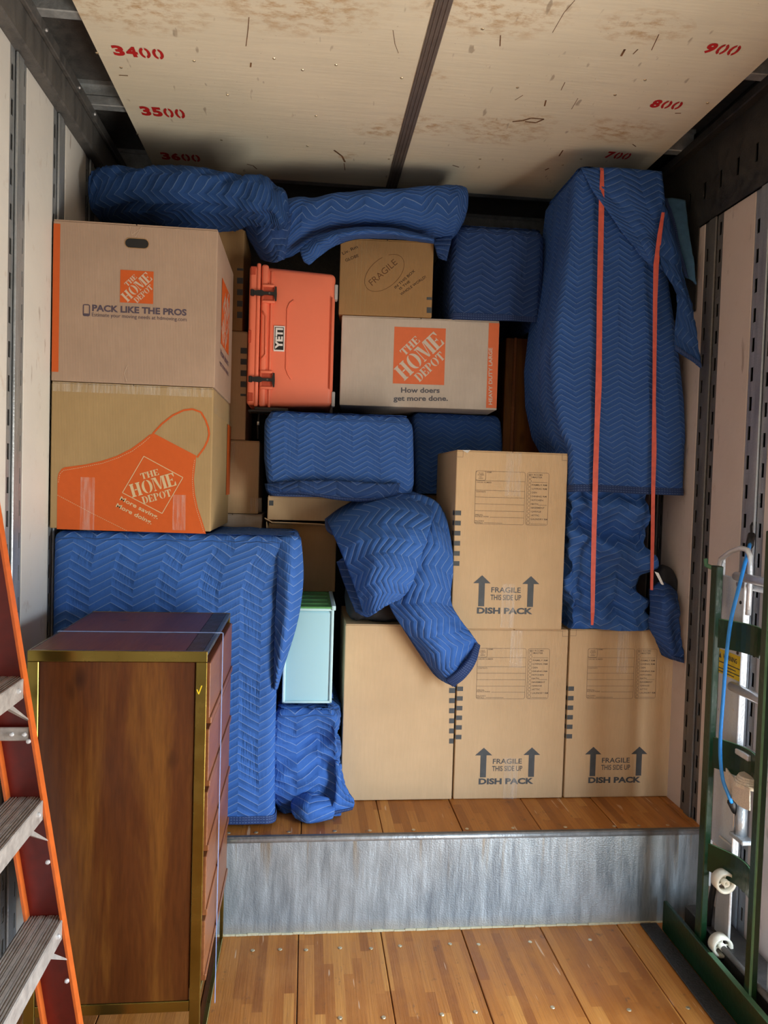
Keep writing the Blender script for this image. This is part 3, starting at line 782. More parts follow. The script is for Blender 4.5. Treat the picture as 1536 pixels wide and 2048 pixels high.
# ================================================================ CARTONS
class Carton:
    def __init__(s, label, uL, uR, vT, vB, Y, depth, mat, group=None, rz=0, zb=None, flaps=True, h=None, lid=None, x0=None, x1=None):
        um, vm = (uL + uR) / 2, (vT + vB) / 2
        xl = W(uL, vm, Y).x if x0 is None else x0; xr = W(uR, vm, Y).x if x1 is None else x1
        s.zb = W(um, vB, Y).z if zb is None else zb; s.zt = W(um, vT, Y).z if h is None else s.zb + h
        s.Y = Y; s.w = xr - xl; s.h = s.zt - s.zb; s.d = depth; s.cx = (xl + xr) / 2; s.rz = rz; s.xl = xl; s.xr = xr
        s.o = empty('cardboard_box', (s.cx, Y, s.zb), rz); tag(s.o, label, 'box', group)
        s.mat = mat; w = s.w / 2
        fh = .0045 if flaps else 0
        bm = bmesh.new(); box(bm, -w, w, 0, depth, 0, s.h - fh, .004, 2)
        bmesh.ops.subdivide_edges(bm, edges=[e for e in bm.edges if e.calc_length() > .15], cuts=6, use_grid_fill=True)
        for v in bm.verts:       # soft bulge of the walls
            fx, fzz, fy = v.co.x / w, v.co.z / s.h, v.co.y / depth
            if v.co.y > depth * .9: v.co.y += .003 * (1 - fx * fx)
            if abs(fx) > .97 and .05 < fy < .95: v.co.x += math.copysign(.002, fx) * math.sin(PI * fy) * math.sin(PI * min(1, max(0, fzz)))
        bm_obj('body', bm, mat, s.o)
        if flaps:
            for a, b in ((-w + .002, -.0015), (.0015, w - .002)):
                bm = bmesh.new(); box(bm, a, b, .001, depth - .001, s.h - .0045, s.h - .0003, .001)
                bm_obj('flap', bm, mat, s.o)
    def loc(s, u, v):
        n = Vector((-math.sin(s.rz), math.cos(s.rz), 0)); d = ray(u, v)
        c = Vector((s.cx, s.Y, 0)); t = n.dot(c) / n.dot(d); p = d * t
        q = p - c; return (q.x * math.cos(s.rz) + q.y * math.sin(s.rz), p.z + EYE - s.zb)
    def fr(s, e=.0008): return lambda x, z: (x, -e, z)
    def right(s, e=.0028): return lambda y, z: (s.w / 2 + e, y, z)
    def locr(s, u, v):
        p = WX(u, v, s.xr + .0028); return (p.y - s.Y, p.z - s.zb)
    def left(s, e=.0028): return lambda y, z: (-s.w / 2 - e, y, z)
    def text(s, P, t, uL, vL, uR, vR, hpx, bold=0, shear=0, space=1.0):
        a, b = s.loc(uL, vL), s.loc(uR, vR); c = s.loc(uL, vL - hpx); P.text(t, a, b, c[1] - a[1], bold, shear, space)
    def tape(s, u0, u1, v0, v1):
        a, b = s.loc(u0, v1), s.loc(u1, v0)
        P = Print(); n = 6; 
        for i in range(n): 
            z0 = a[1] + (b[1] - a[1]) * i / n; z1 = a[1] + (b[1] - a[1]) * (i + 1) / n; P.rect(a[0], z0, b[0], z1)
        P.build('packing_tape', M['tape'], s.o, s.fr(.0016))
    def toptape(s, u0, u1):
        a = s.loc(u0, 1000)[0]; b = s.loc(u1, 1000)[0]
        mesh_obj('packing_tape', [(a, -.001, s.h + .0004), (b, -.001, s.h + .0004), (b, s.d, s.h + .0004), (a, s.d, s.h + .0004)], [(0, 1, 2, 3)], M['tape'], s.o)
    def tick(s, x0, x1, z0, z1, wrapl=.0):
        P = Print(); P.rect(x0, z0, x1, z1); P.build('edge_mark', M['ink'], s.o, s.fr())
        if wrapl: mesh_obj('edge_mark', [s.left()(0, z0), s.left()(wrapl, z0), s.left()(wrapl, z1), s.left()(0, z1)], [(3, 2, 1, 0)], M['ink'], s.o)

ROOMS = ['MASTER', '', 'FAMILY RM', 'LIVING RM', 'DEN', 'DINING RM', 'KITCHEN', 'BATH', 'BASEMENT', 'GARAGE', 'ATTIC', 'LAUNDRY RM', '']
def dish(label, uL, uR, vT, vB, Y, ref, **k):
    """tall carton with the printed form, arrows and lettering; ref maps the photographed frame of the upper carton"""
    c = Carton(label, uL, uR, vT, vB, Y, .457, M['kraft'], 'tall printed dish cartons', **k)
    # printed layout in fractions of the front face
    w, h = c.w, c.h
    X = lambda f: -w / 2 + f * w
    Z = lambda f: h * (1 - f)
    P = Print(); lw = .0013
    fx0, fx1, gx0, gx1, t0, t1 = .175, .618, .635, .832, .114, .409
    P.rring(X(fx0), Z(t1), X(fx1), Z(t0), .008, lw); P.rring(X(gx0), Z(t1), X(gx1), Z(t0), .008, lw)
    P.rring(X(fx0), Z(.165), X(fx0 + .088), Z(t0), .006, lw)
    for f in (.167, .221, .259, .297, .335): P.line((X(fx0), Z(f)), (X(fx1), Z(f)), lw)
    P.line((X(.312), Z(.370)), (X(fx1), Z(.370)), lw); P.line((X(.262), Z(.402)), (X(.425), Z(.402)), lw)
    def small(t, x0, f, wd, hh=.0052): P.text(t, (X(x0), Z(f)), (X(x0 + wd), Z(f)), hh, .01)
    small('PLACE', .2, .129, .04, .004); small('NUMBER', .192, .138, .056, .004); small('NO.', .205, .148, .03, .004); small('HERE', .2, .157, .04, .004)
    small('NAME', fx0 + .095, .123, .045); small('ORDER NUMBER', fx0 + .008, .180, .135); small('CONTENTS', fx0 + .008, .233, .085)
    small('SPECIAL', fx0 + .005, .362, .07); small('INSTRUCTIONS', fx0 + .005, .371, .12); small("PACKER'S", fx0 + .005, .396, .08); small('INITIALS', fx0 + .005, .406, .068)
    small('BED ROOMS', gx0 + .012, .130, .128, .0062)
    for i, t in enumerate(ROOMS):
        f = .1395 + i * .0214
        P.rring(X(gx0 + .010), Z(f + .0085), X(gx0 + .037), Z(f - .0070), .004, .0012)
        if t: P.text(t, (X(gx0 + .048), Z(f + .005)), (X(gx0 + .048 + .0148 * len(t)), Z(f + .005)), .0070, .018)
        if t in ('', 'BATH'):
            P.line((X(gx0 + (.105 if t else .045)), Z(f + .006)), (X(gx1 - .012), Z(f + .006)), lw)
    for cxx, s_ in ((0, 1), (1, -1)):
        x_ = X(cxx) + s_ * (.055 * w); P.pline([(x_, Z(.004)), (x_, Z(.040)), (X(cxx), Z(.040))], lw)
    P.build('printed_form', M['ink_line'], c.o, c.fr())
    for ax in (.262, .703):
        A = Print(); a0 = X(ax)
        A.rect(a0 - .027 * w, Z(.872), a0 + .027 * w, Z(.738)); A.poly([(a0 - .078 * w, Z(.742)), (a0 + .078 * w, Z(.742)), (a0, Z(.697))])
        A.build('printed_arrow', M['ink'], c.o, c.fr())
    T = Print()
    T.text('FRAGILE', (X(.348), Z(.793)), (X(.614), Z(.793)), .030 * h, .012); T.build('lettering', M['ink'], c.o, c.fr()); T = Print(); T.text('THIS SIDE UP', (X(.343), Z(.836)), (X(.620), Z(.836)), .031 * h, .012)
    T.build('lettering', M['ink'], c.o, c.fr()); T = Print(); T.text('DISH PACK', (X(.225), Z(.914)), (X(.728), Z(.914)), .036 * h, .045)
    T.build('lettering', M['ink'], c.o, c.fr())
    for i in range(6):
        f = .338 + i * .0565; c.tick(X(0.001), X(.055), Z(f + .026), Z(f), .028)
    return c

ft_z = W(340, 1068, 2.80).z                      # top of the wrapped sideboard
gA = 'large cartons printed with the orange square'
# bottom row on the deck
plain_box = Carton('plain unprinted brown box on the deck, left of the lower dish cartons', 686, 909, 1249, 1611, 3.03, .457, M['kraft'], zb=DECK + .0015)
for i in range(6):
    f = .338 + i * .0565; v = 1376 + i * 20.2
    a = plain_box.loc(898, v + 10); b = plain_box.loc(909, v); plain_box.tick(a[0], plain_box.w / 2 - .001, a[1], b[1])
low1 = dish('dish carton on the deck with another dish carton standing on it', 912, 1130.5, 1258, 1609, 3.03, None, zb=DECK + .0015)
low2 = dish('dish carton on the deck beside the right wall, half in shadow', 1134, 1343, 1259, 1605, 3.03, None, zb=DECK + .0015)
up = dish('upper tall dish carton standing on the deck row, tape peeling at its top left corner', 908, 1130, 903, 1256, 3.015, None, zb=low1.zt + .002)
up.tape(1009, 1044, 905, 992); up.tape(1001, 1030, 1168, 1255); up.toptape(1009, 1044)
low1.tape(1019, 1047, 1261, 1335); low1.tape(1005, 1036, 1515, 1608)
low2.tape(1232, 1258, 1262, 1345); low2.toptape(1232, 1258)
mesh_obj('peeled_tape', [(-up.w / 2 + .02, -.004, up.h - .001), (-up.w / 2 + .055, -.006, up.h), (-up.w / 2 + .040, -.014, up.h - .013)], [(0, 1, 2)], M['white'], up.o)

# left column in front: box with the apron, box with the hand hole
apron = Carton('glossy tan box printed with a big orange apron, on the blanket-covered sideboard', 104, 424, 769, 1070, 2.80, .60, M['kraft_olive'], zb=ft_z + .012, x0=-.918)
def C4(x, y): return (80 + x / 3.2, 740 + y / 3.2)
L = lambda x, y: apron.loc(*C4(x, y))
P = Print()
outl = [(108, 1018), (110, 850), (113, 690), (120, 660), (140, 632), (160, 622), (290, 605), (400, 580), (490, 550), (580, 505), (650, 455), (700, 415), (728, 405), (860, 475), (1000, 548), (993, 620), (985, 700), (992, 790), (1010, 880), (1040, 970), (1062, 1048)]
P.poly([L(*q) for q in outl][::-1])
loop = [(722, 408), (780, 345), (850, 290), (920, 258), (975, 250), (1030, 270), (1060, 320), (1078, 370), (1083, 410), (1074, 450), (1050, 500), (1005, 560)]
P.pline([L(*q) for q in loop], .0065)
P.build('apron_print', M['orange'], apron.o, apron.fr())
P = Print()
sti = [(118, 720), (128, 665), (150, 643), (240, 628), (400, 597), (500, 562), (590, 520), (660, 468), (708, 425)]
P.pline([L(*q) for q in sti], .0016, .007); P.pline([L(*q) for q in [(990, 575), (980, 640), (975, 710), (982, 800), (1000, 885), (1028, 970), (1050, 1040)]], .0016, .007)
P.pline([L(112, 800), L(330, 915), L(560, 1030)], .0016, .007)
P.pline([L(665, 552), L(915, 688), L(782, 918), L(528, 785), L(665, 552)], .0026)
a, b = L(665, 552), L(782, 918); cc = ((a[0] + b[0]) / 2, (a[1] + b[1]) / 2)
q0, q1 = L(665, 552), L(915, 688); sd = math.hypot(q1[0] - q0[0], q1[1] - q0[1])
logo(P, cc[0], cc[1], sd * .98, math.degrees(math.atan2(q1[1] - q0[1], q1[0] - q0[0])))
def ptext(P, Lf, t, p, q, h, bold=.02):
    a, b = Lf(*p), Lf(*q); P.text(t, a, b, h, bold)
ptext(P, L, 'More saving.', (505, 838), (748, 962), .0195); ptext(P, L, 'More doing.', (480, 882), (708, 996), .0195)
P.build('logo_lettering', M['knock_tan'], apron.o, apron.fr(.0014))
apron.tape(160, 190, 955, 1060); apron.tape(345, 372, 990, 1060)
P = Print(); P.rect(*(apron.locr(452, 1000)[0], apron.locr(452, 990)[1], apron.locr(459, 1000)[0], apron.locr(452, 846)[1]))
P.build('orange_side_print', M['orange'], apron.o, apron.right())
# clear wrap over the top edge
P = Print(); x0, z1 = -apron.w / 2, apron.h; P.rect(x0 + .004, z1 - .035, apron.w / 2 - .004, z1 - .002); P.build('packing_tape', M['tape'], apron.o, apron.fr(.0018))
P = Print(); P.rect(.004, apron.h - .09, apron.d - .05, apron.h - .004); P.build('packing_tape', M['tape'], apron.o, apron.right(.0034))

pros = Carton('big tan box with hand hole and small orange square, on the apron box', 107, 433, 448, 766, 2.80, .57, M['kraft_grey'], zb=apron.zt + .002, x0=-.920)
def C3(x, y): return (80 + x / 3.2, 400 + y / 3.2)
L3 = lambda x, y: pros.loc(*C3(x, y))
a, b = L3(512, 655), L3(728, 440); s_ = (b[0] - a[0] + b[1] - a[1]) / 2
P = Print(); P.rect(a[0], a[1], b[0], a[1] + (b[0] - a[0])); P.build('logo_square', M['orange'], pros.o, pros.fr())
P = Print(); logo(P, (a[0] + b[0]) / 2, a[1] + (b[0] - a[0]) / 2, b[0] - a[0]); P.build('logo_lettering', M['knock'], pros.o, pros.fr(.0014))
P = Print(); ptext(P, L3, 'PACK LIKE THE PROS', (334, 712), (938, 742), .024, .035); P.build('lettering', M['violet_ink'], pros.o, pros.fr()); P = Print(); ptext(P, L3, 'Estimate your moving needs at hdmoving.com', (332, 752), (938, 784), .0175, -.002)
P.build('lettering', M['violet_ink'], pros.o, pros.fr()); P = Print(); a, b = L3(277, 740), L3(318, 672); P.rring(a[0], a[1], b[0], b[1], .004, .0035); P.rect(a[0], a[1], b[0], a[1] + .008)
P.build('phone_symbol', M['violet_ink'], pros.o, pros.fr())
a, b = L3(104, 1100), L3(131, 153); P = Print(); P.rect(-pros.w / 2 + .002, a[1], b[0], b[1]); P.build('orange_edge_stripe', M['orange'], pros.o, pros.fr())
# hand hole: flat black shape painted for the shade inside, with a rounded outline
a, b = L3(543, 305), L3(698, 252); cxh, czh, hw_, hh_ = (a[0] + b[0]) / 2, (a[1] + b[1]) / 2, (b[0] - a[0]) / 2, (b[1] - a[1]) / 2
pts = []
for sgn in (1, -1):
    for k in range(9):
        t = -PI / 2 + PI * k / 8; pts.append((cxh + sgn * (hw_ - hh_) + sgn * hh_ * math.cos(t), czh + sgn * hh_ * math.sin(t)))
P = Print(); P.poly(pts); P.build('hand_hole', M['black'], pros.o, pros.fr(.0009))
P = Print(); P.pline(pts[:] + [pts[0]], .0022); P.build('hand_hole_rim', M['kraft_warm'], pros.o, pros.fr(.0016))
P = Print(); q = [L3(575, 165), L3(590, 225), L3(650, 180), L3(610, 240)]; P.pline(q, .0012); q = [L3(560, 1060), L3(540, 1110), L3(555, 1160)]; P.pline(q, .0016); P.build('glue_marks', M['knock'], pros.o, pros.fr(.0016))
# right side print
Ls = lambda x, y: pros.locr(*C3(x, y))
y0_, y1_ = Ls(1163, 700)[0], Ls(1213, 700)[0]; z0_, z1_ = Ls(1163, 925)[1], Ls(1163, 485)[1]
P = Print(); P.rect(y0_, z0_, y1_, z1_); P.build('side_logo_square', M['orange'], pros.o, pros.right())
class PrintS(Print): pass
P = Print(); logo(P, 0, 0, 1.0)
P.v = [((y0_ + y1_) / 2 + x * (y1_ - y0_), (z0_ + z1_) / 2 + z * (z1_ - z0_)) for x, z in P.v]; P.build('logo_lettering', M['knock'], pros.o, pros.right(.0034))
P = Print(); P.text('How doers', (y0_, z0_ - .045), (y1_, z0_ - .045), .026, .02); P.build('lettering', M['violet_ink'], pros.o, pros.right()); P = Print(); P.text('get more done.', (y0_ - .02, z0_ - .09), (y1_ + .02, z0_ - .09), .026, .02)
P.build('lettering', M['violet_ink'], pros.o, pros.right())

# column behind, seen in the slot left of the cooler
w4 = Carton('pale greyish box behind the sideboard, lowest of the narrow left stack', 405, 524, 1028, 1060, 3.43, .40, M['kraft_pale'], zb=DECK + .002, h=W(470, 1028, 3.43).z - DECK - .002)
w3 = Carton('plain brown box with shiny tape, left of the doubled blue quilt, on the pale box', 395, 518, 880, 1026, 3.43, .40, M['kraft'], zb=w4.zt + .002)
w3.tape(462, 470, 885, 925); w3.tape(500, 524, 996, 1024)
w2 = Carton('narrow brown box with black edge marks beside the lower half of the cooler', 352, 493, 660, 876, 3.43, .38, M['kraft'], zb=w3.zt + .002)
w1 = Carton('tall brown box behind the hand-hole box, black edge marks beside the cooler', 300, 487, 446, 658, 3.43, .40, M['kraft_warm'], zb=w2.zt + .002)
def ticks(c, ur, wpx, rows):
    for a_, b_ in rows:
        p = c.loc(ur - wpx, b_); q = c.loc(ur, a_); c.tick(p[0], c.w / 2 - .001, p[1], q[1])
ticks(w1, 487, 13, ((537, 541), (556, 567), (579, 590), (602, 613), (624, 636)))
ticks(w2, 493, 12, ((696, 707), (718, 729), (741, 752), (763, 774), (788, 792)))

# ---------------------------------------------------------------- quilted blocks in the middle
A0 = 3.16
zA = W(675, 826, A0).z; zA0 = W(675, 990, A0).z
# open box on the bin, box on it
binY = 2.93; zlid = W(615, 1213, binY).z
UY = 3.32
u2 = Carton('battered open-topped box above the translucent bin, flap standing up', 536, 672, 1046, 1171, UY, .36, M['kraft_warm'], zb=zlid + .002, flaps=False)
u1 = Carton('flat brown box with one black mark, squeezed under the doubled blue quilt', 535, 770, 994, 1038, UY - .03, .38, M['kraft'], zb=u2.zt + .012)
p = u1.loc(538, 1011); q = u1.loc(547, 1001); u1.tick(p[0], q[0], p[1], q[1])
# its torn flap edges
fv = [u2.loc(531, 1034), u2.loc(545, 1042), u2.loc(600, 1044), u2.loc(640, 1046), u2.loc(664, 1050)]
vs = [(x, -.05, z) for x, z in fv] + [(x, .0, z - .010) for x, z in fv]
mesh_obj('torn_flap', vs, [(i, i + 1, i + 6, i + 5) for i in range(4)], M['kraft'], u2.o).modifiers.new('t', 'SOLIDIFY').thickness = .004
mesh_obj('torn_flap', [(-u2.w / 2, -.002, u2.h - .02), (-u2.w / 2 - .006, -.045, u2.h + .004), (-u2.w / 2 - .004, -.045, u2.h - .03), (-u2.w / 2, -.002, u2.h - .06)], [(0, 1, 2, 3)], M['kraft'], u2.o).modifiers.new('t', 'SOLIDIFY').thickness = .003
bA = wrap('wrapped_block', M['quilt_small'], None, [(826, 534, 823), (855, 527, 828), (920, 526, 829), (962, 531, 829), (988, 540, 822)], A0, .52, r=.035, pleat=.006, seed=2.0, hemmat=M['hem'], zbot=u1.zt + .004)
tag(bA, 'blue quilted bundle with a doubled navy hem, under the coral cooler', 'moving blanket')
patch('folded_edge', M['quilt_shaded'], bA, [[(530, 968, 3.17), (600, 962, 3.13), (680, 962, 3.12), (760, 968, 3.12), (800, 966, 3.14)], [(533, 980, 3.16), (600, 978, 3.12), (680, 985, 3.11), (760, 990, 3.11), (795, 985, 3.13)], [(540, 990, 3.18), (600, 988, 3.14), (680, 1000, 3.12), (740, 1002, 3.12), (790, 992, 3.15)]], 40, 10, .004, 2, .01, 'end')
B0 = 3.50
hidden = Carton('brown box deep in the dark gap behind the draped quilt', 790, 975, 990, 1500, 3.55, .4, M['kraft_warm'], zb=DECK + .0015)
bB = wrap('wrapped_block', M['quilt_small'], None, [(828, 826, 1003), (880, 828, 1008), (985, 832, 1008)], B0, .45, r=.03, pleat=.005, seed=5.0, zbot=hidden.zt + .003)
tag(bB, 'blue quilted bundle under the right end of the heavy duty large box', 'moving blanket')

hd = Carton('pale heavy duty large box with a big orange square, right of the cooler', 681, 994, 636, 825, 3.33, .38, M['kraft_pale'], zb=max(zA, W(900, 827, B0).z) + .004, rz=-.07)
hd.o.pop('group', None) if False else None
def C6(x, y): return (660 + x / 3.84, 460 + y / 3.84)
L6 = lambda x, y: hd.loc(*C6(x, y))
a, b = L6(482, 1178), L6(890, 757); sdd = b[0] - a[0]
P = Print(); P.rect(a[0], a[1], b[0], b[1]); P.build('logo_square', M['orange_soft'], hd.o, hd.fr())
P = Print(); logo(P, (a[0] + b[0]) / 2, (a[1] + b[1]) / 2, sdd * 1.01); P.build('logo_lettering', M['knock_pale'], hd.o, hd.fr(.0014))
P = Print(); ptext(P, L6, 'How doers', (545, 1250), (842, 1252), .0235, .028); P.build('lettering', M['grey_ink'], hd.o, hd.fr()); P = Print()
ptext(P, L6, 'get more done.', (487, 1325), (905, 1325), .0300, .028); P.build('lettering', M['grey_ink'], hd.o, hd.fr())
a, b = L6(1198, 1366), L6(1284, 690); P = Print(); P.rect(a[0], a[1], hd.w / 2 - .001, hd.h - .010); P.build('orange_edge_stripe', M['orange_soft'], hd.o, hd.fr())
P = Print(); a, b = L6(1246, 1342), L6(1246, 905); P.text('HEAVY DUTY LARGE', (a[0], a[1]), (b[0], b[1]), .0165, .02); P.build('stripe_lettering', M['knock_pale'], hd.o, hd.fr(.0014))
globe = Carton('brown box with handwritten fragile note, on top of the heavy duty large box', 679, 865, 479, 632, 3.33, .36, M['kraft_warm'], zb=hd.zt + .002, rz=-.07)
L7 = lambda x, y: globe.loc(*C6(x, y))
P = Print(); ptext(P, L7, 'Liv. Rm', (100, 192), (215, 138), .0135, .004); P.build('handwriting', M['marker'], globe.o, globe.fr()); P = Print(); ptext(P, L7, 'GLOBE', (122, 245), (222, 205), .0125, .004); P.build('handwriting', M['marker'], globe.o, globe.fr()); P = Print()
ptext(P, L7, 'IN THIS BOX', (505, 452), (655, 318), .0115, .006); P.build('handwriting', M['marker'], globe.o, globe.fr()); P = Print(); ptext(P, L7, 'IS THE', (540, 462), (618, 400), .0105, .006); P.build('handwriting', M['marker'], globe.o, globe.fr()); P = Print(); ptext(P, L7, 'WHOLE WORLD!', (548, 505), (740, 365), .0115, .006)
P.build('handwriting', M['marker'], globe.o, globe.fr())
P = Print(); ptext(P, L7, 'FRAGILE', (325, 430), (520, 258), .028, -.004); P.build('handwriting', M['marker_brown'], globe.o, globe.fr()); P = Print()
el = []
for k in range(0, 39):
    t = math.radians(68 + k * 9.0); ex, ey = 178 * math.cos(t), 108 * math.sin(t); ca, sa = math.cos(.72), math.sin(.72)
    el.append(L7(418 + ex * ca - ey * sa, 330 - (ex * sa + ey * ca)))
P.pline(el, .0018); P.build('pen_ring', M['marker_brown'], globe.o, globe.fr())
for y0, y1 in ((517, 536), (595, 637)):
    p = L7(742, y1); q = L7(785, y0); globe.tick(p[0], globe.w / 2 - .001, p[1], q[1])
P = Print()
for u0 in (712, 722, 731): x = globe.loc(u0, 550)[0]; P.rect(x, .002, x + .0014, globe.h - .006)
P.build('crease_lines', M['kraft_olive'], globe.o, globe.fr(.0004))

# ---------------------------------------------------------------- cooler standing on its end
CY = 3.30
zc0 = zA + .028
xl, xm, xr = W(496, 690, CY).x, W(520, 690, CY).x, W(668, 690, CY).x
zt_l = W(515, 528, CY).z; zt_r = W(668, 545, CY).z; zmid = (zc0 + zt_l) / 2
co = root('cooler', ((xl + xr) / 2, CY, zc0)); tag(co, 'coral hard plastic cooler standing on its end with black latches', 'cooler')
dep = .40
bm = bmesh.new(); box(bm, xm + .012, xr, CY, CY + dep, zc0, zt_l - .006, .022, 4)
for v in bm.verts:
    t = (v.co.x - xm) / (xr - xm)
    v.co.z = zmid + (v.co.z - zmid) * (1 - .045 * t)
    v.co.y += .008 * t if v.co.y < CY + dep / 2 else -.008 * t
bm_obj('tub', bm, M['coral'], co, True)
bm = bmesh.new(); box(bm, xm, xm + .030, CY - .010, CY + dep + .01, zc0 - .002, zt_l, .012, 4); bm_obj('tub_rim', bm, M['coral'], co, True)
bm = bmesh.new(); box(bm, xl, xm - .003, CY - .006, CY + dep + .006, zc0 + .004, zt_l - .008, .014, 4); 
bm_obj('lid', bm, M['coral'], co, True)
bm = bmesh.new(); box(bm, xm - .020, xm - .003, CY - .012, CY + dep + .01, zc0 - .002, zt_l + .003, .007, 3); bm_obj('lid_rim', bm, M['coral'], co, True)
def cz(v, u=580): return W(u, v, CY).z
xx = lambda u: W(u, 690, CY).x
# moulded ribs on the tub front
for u, w_, v0, v1, th in ((541, .010, 545, 818, .007), (662, .006, 590, 775, .004)):
    bm = bmesh.new(); x = xx(u); box(bm, x - w_ / 2, x + w_ / 2, CY - th, CY + .012, cz(v1), cz(v0), .003, 2); bm_obj('moulded_rib', bm, M['coral'], co, True)
bm = bmesh.new(); tube(bm, [(xx(585), CY + .001, cz(600)), (xx(577), CY + .001, cz(607)), (xx(573), CY + .001, cz(618)), (xx(573), CY + .001, cz(738)), (xx(577), CY + .001, cz(748)), (xx(584), CY + .001, cz(758))], .0035, 6); bm_obj('panel_edge', bm, M['coral'], co, True)
bm = bmesh.new(); tube(bm, [(xx(523), CY - .010, cz(626)), (xx(531), CY - .013, cz(636)), (xx(532), CY - .013, cz(712)), (xx(523), CY - .010, cz(722))], .0045, 6); bm_obj('finger_lip', bm, M['coral'], co, True)
for v in (547, 798):
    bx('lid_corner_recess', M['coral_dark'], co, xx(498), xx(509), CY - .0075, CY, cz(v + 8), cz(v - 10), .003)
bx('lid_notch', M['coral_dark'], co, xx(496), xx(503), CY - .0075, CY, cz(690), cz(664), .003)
for v in (588, 760):
    z = cz(v, 520)
    l = root('latch', (xx(525), CY - .012, z)); 
    l.parent = co; l.matrix_parent_inverse = Matrix.Translation(-KEEP[co.name])
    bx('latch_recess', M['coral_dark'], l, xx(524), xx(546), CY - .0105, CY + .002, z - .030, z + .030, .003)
    for dz_ in (-.034, .034): bx('latch_guard', M['coral'], l, xx(522), xx(548), CY - .018, CY + .004, z + dz_ - .006, z + dz_ + .006, .004, 2, True)
    bm = bmesh.new(); y = CY - .022
    vs = [(499, .012), (506, .012), (508, .009), (514, .011), (522, .012), (527, .006), (534, .006), (537, .007), (545, .006), (546, .010), (548, .030), (551, .030), (551.8, 0), (551, -.030), (548, -.030), (546, -.010), (545, -.006), (537, -.007), (534, -.006), (527, -.006), (522, -.012), (514, -.011), (508, -.009), (506, -.012), (499, -.012)]
    f = bm.faces.new([bm.verts.new((xx(u), y, z + d)) for u, d in vs]); r_ = bmesh.ops.extrude_face_region(bm, geom=[f])
    for e in r_['geom']:
        if isinstance(e, bmesh.types.BMVert): e.co.y += .010
    bm_obj('rubber_strap', bm, M['black'], l)
    bm = bmesh.new(); tube(bm, [(xx(537), y - .002, z), (xx(537), y + .004, z)], .004, 10); bm_obj('latch_pin', bm, M['galv_dark'], l)
    bx('latch_keeper', M['black'], l, xx(500), xx(506), CY - .026, CY - .006, z - .013, z + .013, .002)
bdg = bx('badge', M['white'], co, xx(547), xx(569), CY - .0045, CY + .002, cz(704), cz(653), .002, 2)
bx('badge_panel', M['black'], bdg, xx(549), xx(567), CY - .0056, CY - .003, cz(701), cz(656), .0008)
P = Print(); vs, fs_, _ = tmesh('YETI', .05)
a0, a1, b0, b1 = xx(550.5), xx(565.5), cz(699.5), cz(657.5)
mesh_obj('badge_lettering', [(a1 - (a1 - a0) * (y) if False else a1 - (a1 - a0) * (1 - (1 - y)), CY - .0062, b0 + (b1 - b0) * x) for x, y in [(x, 1 - (1 - y)) for x, y in vs]], fs_, M['white'], bdg)
for v in (578, 795): bx('foot', M['grey_rubber'], co, xr - .004, xr + .011, CY + .012, CY + .06, cz(v + 14), cz(v - 16), .003)
bx('foot', M['grey_rubber'], co, xr - .004, xr + .011, CY + .30, CY + .35, cz(810), cz(782), .003)
hb = bx('grip_handle', M['black'], co, xx(512), xx(580), CY - .02, CY + .03, zc0 - .022, zc0 - .003, .005, 2, True)
bx('handle_bracket', M['black'], hb, xx(500), xx(548), CY - .03, CY + .05, zc0 - .028, zc0 - .016, .004)
tb('handle_rope', M['black_cloth'], hb, [(xx(522), CY - .01, zc0 - .02), (xx(520), CY - .012, cz(856)), (xx(521), CY - .006, cz(880))], .004)
tb('rope_ferrule', M['alu'], hb, [(xx(520.5), CY - .014, cz(846)), (xx(520.5), CY - .014, cz(853))], .005)

# ---------------------------------------------------------------- bin on a crumpled quilt
cq_top = W(600, 1421, binY).z
cq = wrap('moving_blanket', M['quilt'], None, [(1420, 552, 672), (1440, 549, 680), (1500, 547, 684), (1560, 547, 684), (1610, 547, 700), (1645, 560, 704)], 2.89, .50, r=.03, pleat=.02, crumple=.038, seed=3.3, res=.011, zbot=DECK + .004, xlim=(W(550, 1500, 2.89).x - .01, plain_box.xl - .004))
tag(cq, 'crumpled blue quilt on the deck under the translucent bin', 'moving blanket')
patch('loose_corner', M['quilt'], cq, [[(672, 1520, 2.90), (680, 1530, 2.88)], [(672, 1560, 2.87), (694, 1580, 2.86)], [(668, 1600, 2.85), (708, 1600, 2.86)], [(655, 1630, 2.84), (705, 1618, 2.86)]], 16, 24, .008, 4, .014, 'end')
patch('loose_corner', M['quilt'], cq, [[(588, 1590, 2.90), (625, 1588, 2.86), (665, 1600, 2.88)], [(584, 1615, 2.86), (618, 1612, 2.81), (668, 1618, 2.84)], [(590, 1632, 2.84), (615, 1640, 2.81), (665, 1632, 2.83)], [(606, 1636, 2.86), (622, 1642, 2.845), (655, 1636, 2.85)]], 34, 24, .006, 8, .014, 'end')
zq = max(v.co.z for v in cq.data.vertices)
bn = root('storage_bin', (W(617, 1420, binY).x, binY, zq)); tag(bn, 'translucent pale blue plastic bin with green lid on the crumpled quilt', 'bin')
xb0, xb1 = W(566, 1310, binY).x, W(666, 1310, binY).x
bm = bmesh.new(); box(bm, xb0 + .004, xb1 - .004, binY + .006, binY + .50, zq, zlid - .016, .014, 3)
bm_obj('tub', bm, M['bin'], bn, True)
for nm, a, b, c_, d in (('rim', xb0, xb0 + .012, zq, zlid - .008), ('rim', xb1 - .012, xb1, zq, zlid - .008), ('rim', xb0, xb1, zq, zq + .010), ('rim', xb0, xb1, zlid - .018, zlid - .006)):
    bx(nm, M['bin_rim'], bn, a, b, binY, binY + .02, c_, d, .004, 2, True)
ld = bx('lid', M['lid_green'], bn, xb0 - .003, xb1 + .001, binY - .004, binY + .52, zlid - .008, zlid, .003, 2)
